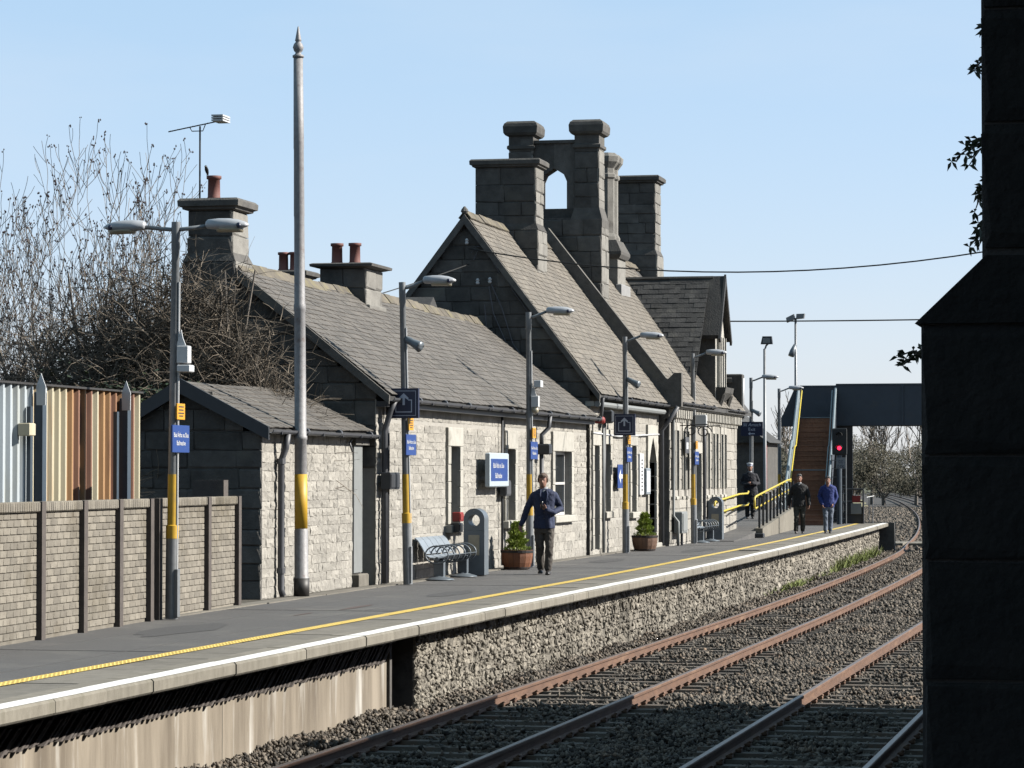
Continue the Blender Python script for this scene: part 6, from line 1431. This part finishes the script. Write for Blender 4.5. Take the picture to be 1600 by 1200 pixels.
# bramble thicket by the gable
def thicket(label, cx, cy, rx, ry, H, n, seed, name='bare_thicket'):
    rnd = random.Random(seed); t = thing(name, (cx, cy, 0), label, 'shrub'); mb = MB()
    for k in range(n):
        a = rnd.uniform(0, 6.28); q = math.sqrt(rnd.random()); p = Vector((cx+rx*q*math.cos(a), cy+ry*q*math.sin(a), rnd.uniform(.3, .8)*H*(1-.5*q*q))); d = Vector((rnd.gauss(0, 1), rnd.gauss(0, .6), rnd.gauss(.5, .7))).normalized()
        L = rnd.uniform(.5, 1.5); pts = [p]; m = 6
        for i in range(m):
            d = (d + Vector((rnd.gauss(0,.22), rnd.gauss(0,.22), rnd.gauss(-.06,.2)))).normalized(); pts.append(pts[-1]+d*L/m)
        r0 = rnd.uniform(.005, .013); mb.tube(pts, [r0*(1-.75*i/m) for i in range(m+1)], 3, cap=False)
        for i in (2, 4):
            d2 = Vector((rnd.gauss(0,1), rnd.gauss(0,1), rnd.gauss(.4,.7))).normalized(); L2 = rnd.uniform(.2, .5); mb.tube([pts[i], pts[i]+d2*L2*.5, pts[i]+d2*L2+Vector((0,0,rnd.uniform(-.08,.08)))], [r0*.6, r0*.45, r0*.25], 3, cap=False)
    mb.build('stems', M['bramble'], t); tk = MB()
    for k in range(7): tk.tube([(cx+rnd.uniform(-rx,rx)*.6, cy+rnd.uniform(-ry,ry)*.6, 0), (cx+rnd.uniform(-rx,rx)*.7, cy, H*.45), (cx+rnd.uniform(-rx,rx)*.9, cy, H*.8)], [.06, .04, .015], 5)
    tk.build('trunk', M['bark'], t); return t
thicket('dense dark bare thicket against the low gable wall', -15.6, 45.7, 2.2, .8, 6.3, 5200, 5)
thicket('brown bare thicket between the metal fence and the gable', -17.4, 46, 1.8, 1.0, 5.2, 2500, 6)
thicket('straggling bare scrub behind the sheet metal fence', -17.3, 41.5, 2.6, 1.2, 3.5, 1500, 8)
thicket('ragged bare scrub under the ash trees', -20.8, 47.5, 2.6, 1.5, 3.9, 1500, 9)
iv = MB()
for k in range(2200):
    p = Vector((random.uniform(-16.6, -14.3), random.uniform(42.2, 44.5), 0)); p.z = 2.75 + random.gauss(0, .28) - .12*abs(p.x+15.2); a = random.uniform(0, 6.28); s = random.uniform(.02, .05)
    u = Vector((math.cos(a), math.sin(a), random.uniform(-.5,.5)))*s; v = Vector((-math.sin(a), math.cos(a), random.uniform(-.6,.6)))*s*.7; iv.add([p-u, p+v, p+u, p-v], [(0,1,2,3)])
tag(iv.build('ivy_patch', M['ivy']), 'dark ivy mass hanging over the outhouse roof edge', 'ivy', kind='stuff')
# ---- beyond the footbridge
rnd = random.Random(77)
kinds = ['tall bare tree beyond the footbridge, %s']
spots = [(-33.5, 270), (-31, 284), (-28.8, 272), (-26.6, 280), (-24.6, 271), (-22.2, 276), (-19.5, 286), (-16, 274), (-11, 282)]
for k, (x, y) in enumerate(spots):
    bare_tree(x, y, -1.0, rnd.uniform(8.2, 9.6) if x < -25 else rnd.uniform(10.5, 12.5), ['bare tree %s in the row beyond the footbridge' % q for q in ('just right of the signal', 'second right of the signal', 'third right of the signal', 'fourth right of the signal', 'fifth right of the signal', 'rising highest above the bridge parapet', 'beside the highest tree, behind the pier edge', 'hidden mostly by the dark pier', 'farthest right, behind the dark pier')][k], 500+k, 1, 4, .19, spread=.5, up=.25, group='bare trees beyond the footbridge', bud=False, minr=.024, tilt=.08)
def shrub(x, y, z0, rx, rz_, label, m, n, group, leafs=.16):
    t = thing('green_shrub', (x, y, z0), label, 'shrub', group); mb = MB(); cl = []
    for k in range(16): a = rnd.uniform(0, 6.28); q = rnd.random()**.5; cl.append((x+rx*q*math.cos(a)*.8, y+rx*q*math.sin(a)*.5, z0+rz_*rnd.uniform(.2, .95)*(1-.35*q), rnd.uniform(.2, .45)*rx))
    for k in range(n):
        c = rnd.choice(cl); d = Vector((rnd.gauss(0,1), rnd.gauss(0,1), rnd.gauss(0,1))).normalized()*c[3]*rnd.uniform(.5, 1.05); p = Vector(c[:3])+d
        if p.z < z0: p.z = z0+rnd.random()*.3
        u = Vector((rnd.gauss(0,1), rnd.gauss(0,1), rnd.gauss(0,1))).normalized(); v = u.orthogonal().normalized(); s = leafs*rnd.uniform(.5, 1.2); mb.add([p-u*s, p+v*s*.5, p+u*s, p-v*s*.5], [(0,1,2,3)])
    mb.build('foliage', m, t); s_ = MB()
    for c in cl[:8]: s_.tube([(x+rnd.uniform(-.3,.3), y, z0), (c[0], c[1], c[2])], [.07, .02], 4)
    s_.build('stem', M['bark'], t)
sp = [(-34, 262, 3.2, 4.2), (-30, 258, 3.0, 4.8), (-27, 264, 3.2, 5.6), (-23.5, 257, 3.2, 4.6), (-20.5, 262, 3.0, 4.6), (-17, 258, 3.0, 4.4), (-39, 262, 3.4, 3.8), (-13, 262, 3.2, 4.5)]
for k, (x, y, rx, h) in enumerate(sp): shrub(x, y, -.2, rx, h, ['%s willow shrub on the bank beyond the footbridge, %s' % (('yellowish' if k % 2 else 'grey green'), q) for q in ('left of the signal post', 'right behind the signal post', 'tallest, under mid bridge', 'next to the tallest one', 'touching the dark pier edge', 'behind the dark pier', 'leftmost behind the stairs', 'farthest right behind the pier')][k], M['leaf2'] if k % 2 else M['leaf'], 5200, 'green shrubs beyond the footbridge', .1)
for k, x in enumerate((-39.5, -36, -32.5, -29.5, -26.5, -23.5, -20, -16.5)):
    shrub(x, 296+rnd.uniform(-3, 3), -.2, 3.4, rnd.uniform(5.5, 7.5), 'olive brown thicket behind the willow shrubs, %s' % ('farthest left', 'second from the left', 'third from the left', 'left of the bridge centre', 'right of the bridge centre', 'third from the right', 'second from the right, behind the pier', 'farthest right, behind the pier')[k], M['leaf2'], 5200, 'thickets behind the willow shrubs', .1)
sp = [(-30, 190, 2.6, 3.8), (-27.5, 196, 2.4, 3.6), (-33.5, 198, 2.8, 4.2), (-25.5, 205, 2.4, 3.9), (-38, 205, 3, 4.4), (-43, 215, 3, 4.4)]
for k, (x, y, rx, h) in enumerate(sp): shrub(x, y, -.6, rx, h, ['grey green scrub bush between shelter and stairs, %s' % q for q in ('nearest the stairs', 'just behind the nearest', 'left of the nearest', 'farther right against the stairs', 'behind the shelter', 'farthest left behind the shelter')][k], M['leaf'], 2000, 'scrub left of the stairs', .14)
# banks either side of the curving line
def bank(xa, xb, za, zb, ys, name, m):
    mb = MB(); vs = []; nn = 9
    for y in ys:
        for q in range(nn):
            f = q/(nn-1); vs.append((xa(y)+(xb(y)-xa(y))*f, y, za+(zb-za)*f + .12*math.sin(y*.7+q*1.9)+.1*math.sin(y*1.9+q)))
    fs = [(i*nn+q, i*nn+q+1, (i+1)*nn+q+1, (i+1)*nn+q) for i in range(len(ys)-1) for q in range(nn-1)]
    o = mb.add(vs, fs).build(name, m); o['kind'] = 'structure'; return o
by_ = list(np.arange(150, 420, 4.0))
bank(lambda y: -60, lambda y: -11.4-shift(y), -.3, -1.25, list(np.arange(112.2, 420, 4.0)), 'left_bank', M['dry_grass'])
bank(lambda y: -1.2-shift(y), lambda y: 3.0-shift(y)+.02*(y-150), -1.1, .9, by_, 'gravel_bank', M['ballast_bed'])
bank(lambda y: 2.6-shift(y)+.02*(y-150), lambda y: 22-shift(y)+.1*(y-150), .8, 1.3, by_, 'grass_bank', M['dry_grass'])
n_ = 9000; yv = rng.uniform(150, 330, n_); f_ = rng.random(n_); sv_ = np.array([shift(v) for v in yv]); xv = -1.2-sv_+(4.2+.02*(yv-150))*f_
rocks(np.stack([xv, yv, -1.05+2.0*f_+rng.uniform(-.05,.1,n_)], -1), rng.uniform(.1, .22, n_), 'gravel_heap', M['ballast'], 'grey gravel heaped along the bank beside the curving track', 'gravel')
gr = MB()
for k in range(9000):
    y = rnd.uniform(150, 300); f = rnd.random(); x = 3.0-shift(y)+.02*(y-150)+f*14; z = .75+.35*f; h = rnd.uniform(.3, .9); a = rnd.uniform(0, 6.28); w = .03; lx_, ly_ = rnd.uniform(-.3,.3), rnd.uniform(-.2,.2)
    gr.add([(x-w*math.cos(a), y-w*math.sin(a), z), (x+w*math.cos(a), y+w*math.sin(a), z), (x+lx_, y+ly_, z+h)], [(0,1,2)])
tag(gr.build('rough_grass', M['dry_grass']), 'pale rough grass along the top of the gravel bank', 'grass', kind='stuff')
# hedge line far off so that the plain does not end bare
hd = MB()
for k in range(16000):
    x = rnd.uniform(-520, 260); y = 520+rnd.uniform(0, 25)+.0*x; h = 7+3*math.sin(x*.05)+2*math.sin(x*.17); z = -1.4+h*rnd.random()**.8; u = Vector((rnd.gauss(0,1), rnd.gauss(0,1), rnd.gauss(0,1))).normalized(); v = u.orthogonal().normalized(); s = rnd.uniform(.4, 1.0)
    p = Vector((x, y, z)); hd.add([p-u*s, p+v*s*.5, p+u*s, p-v*s*.5], [(0,1,2,3)])
tag(hd.build('far_woodland', M['leaf']), 'far line of woodland along the horizon', 'wood', kind='stuff')
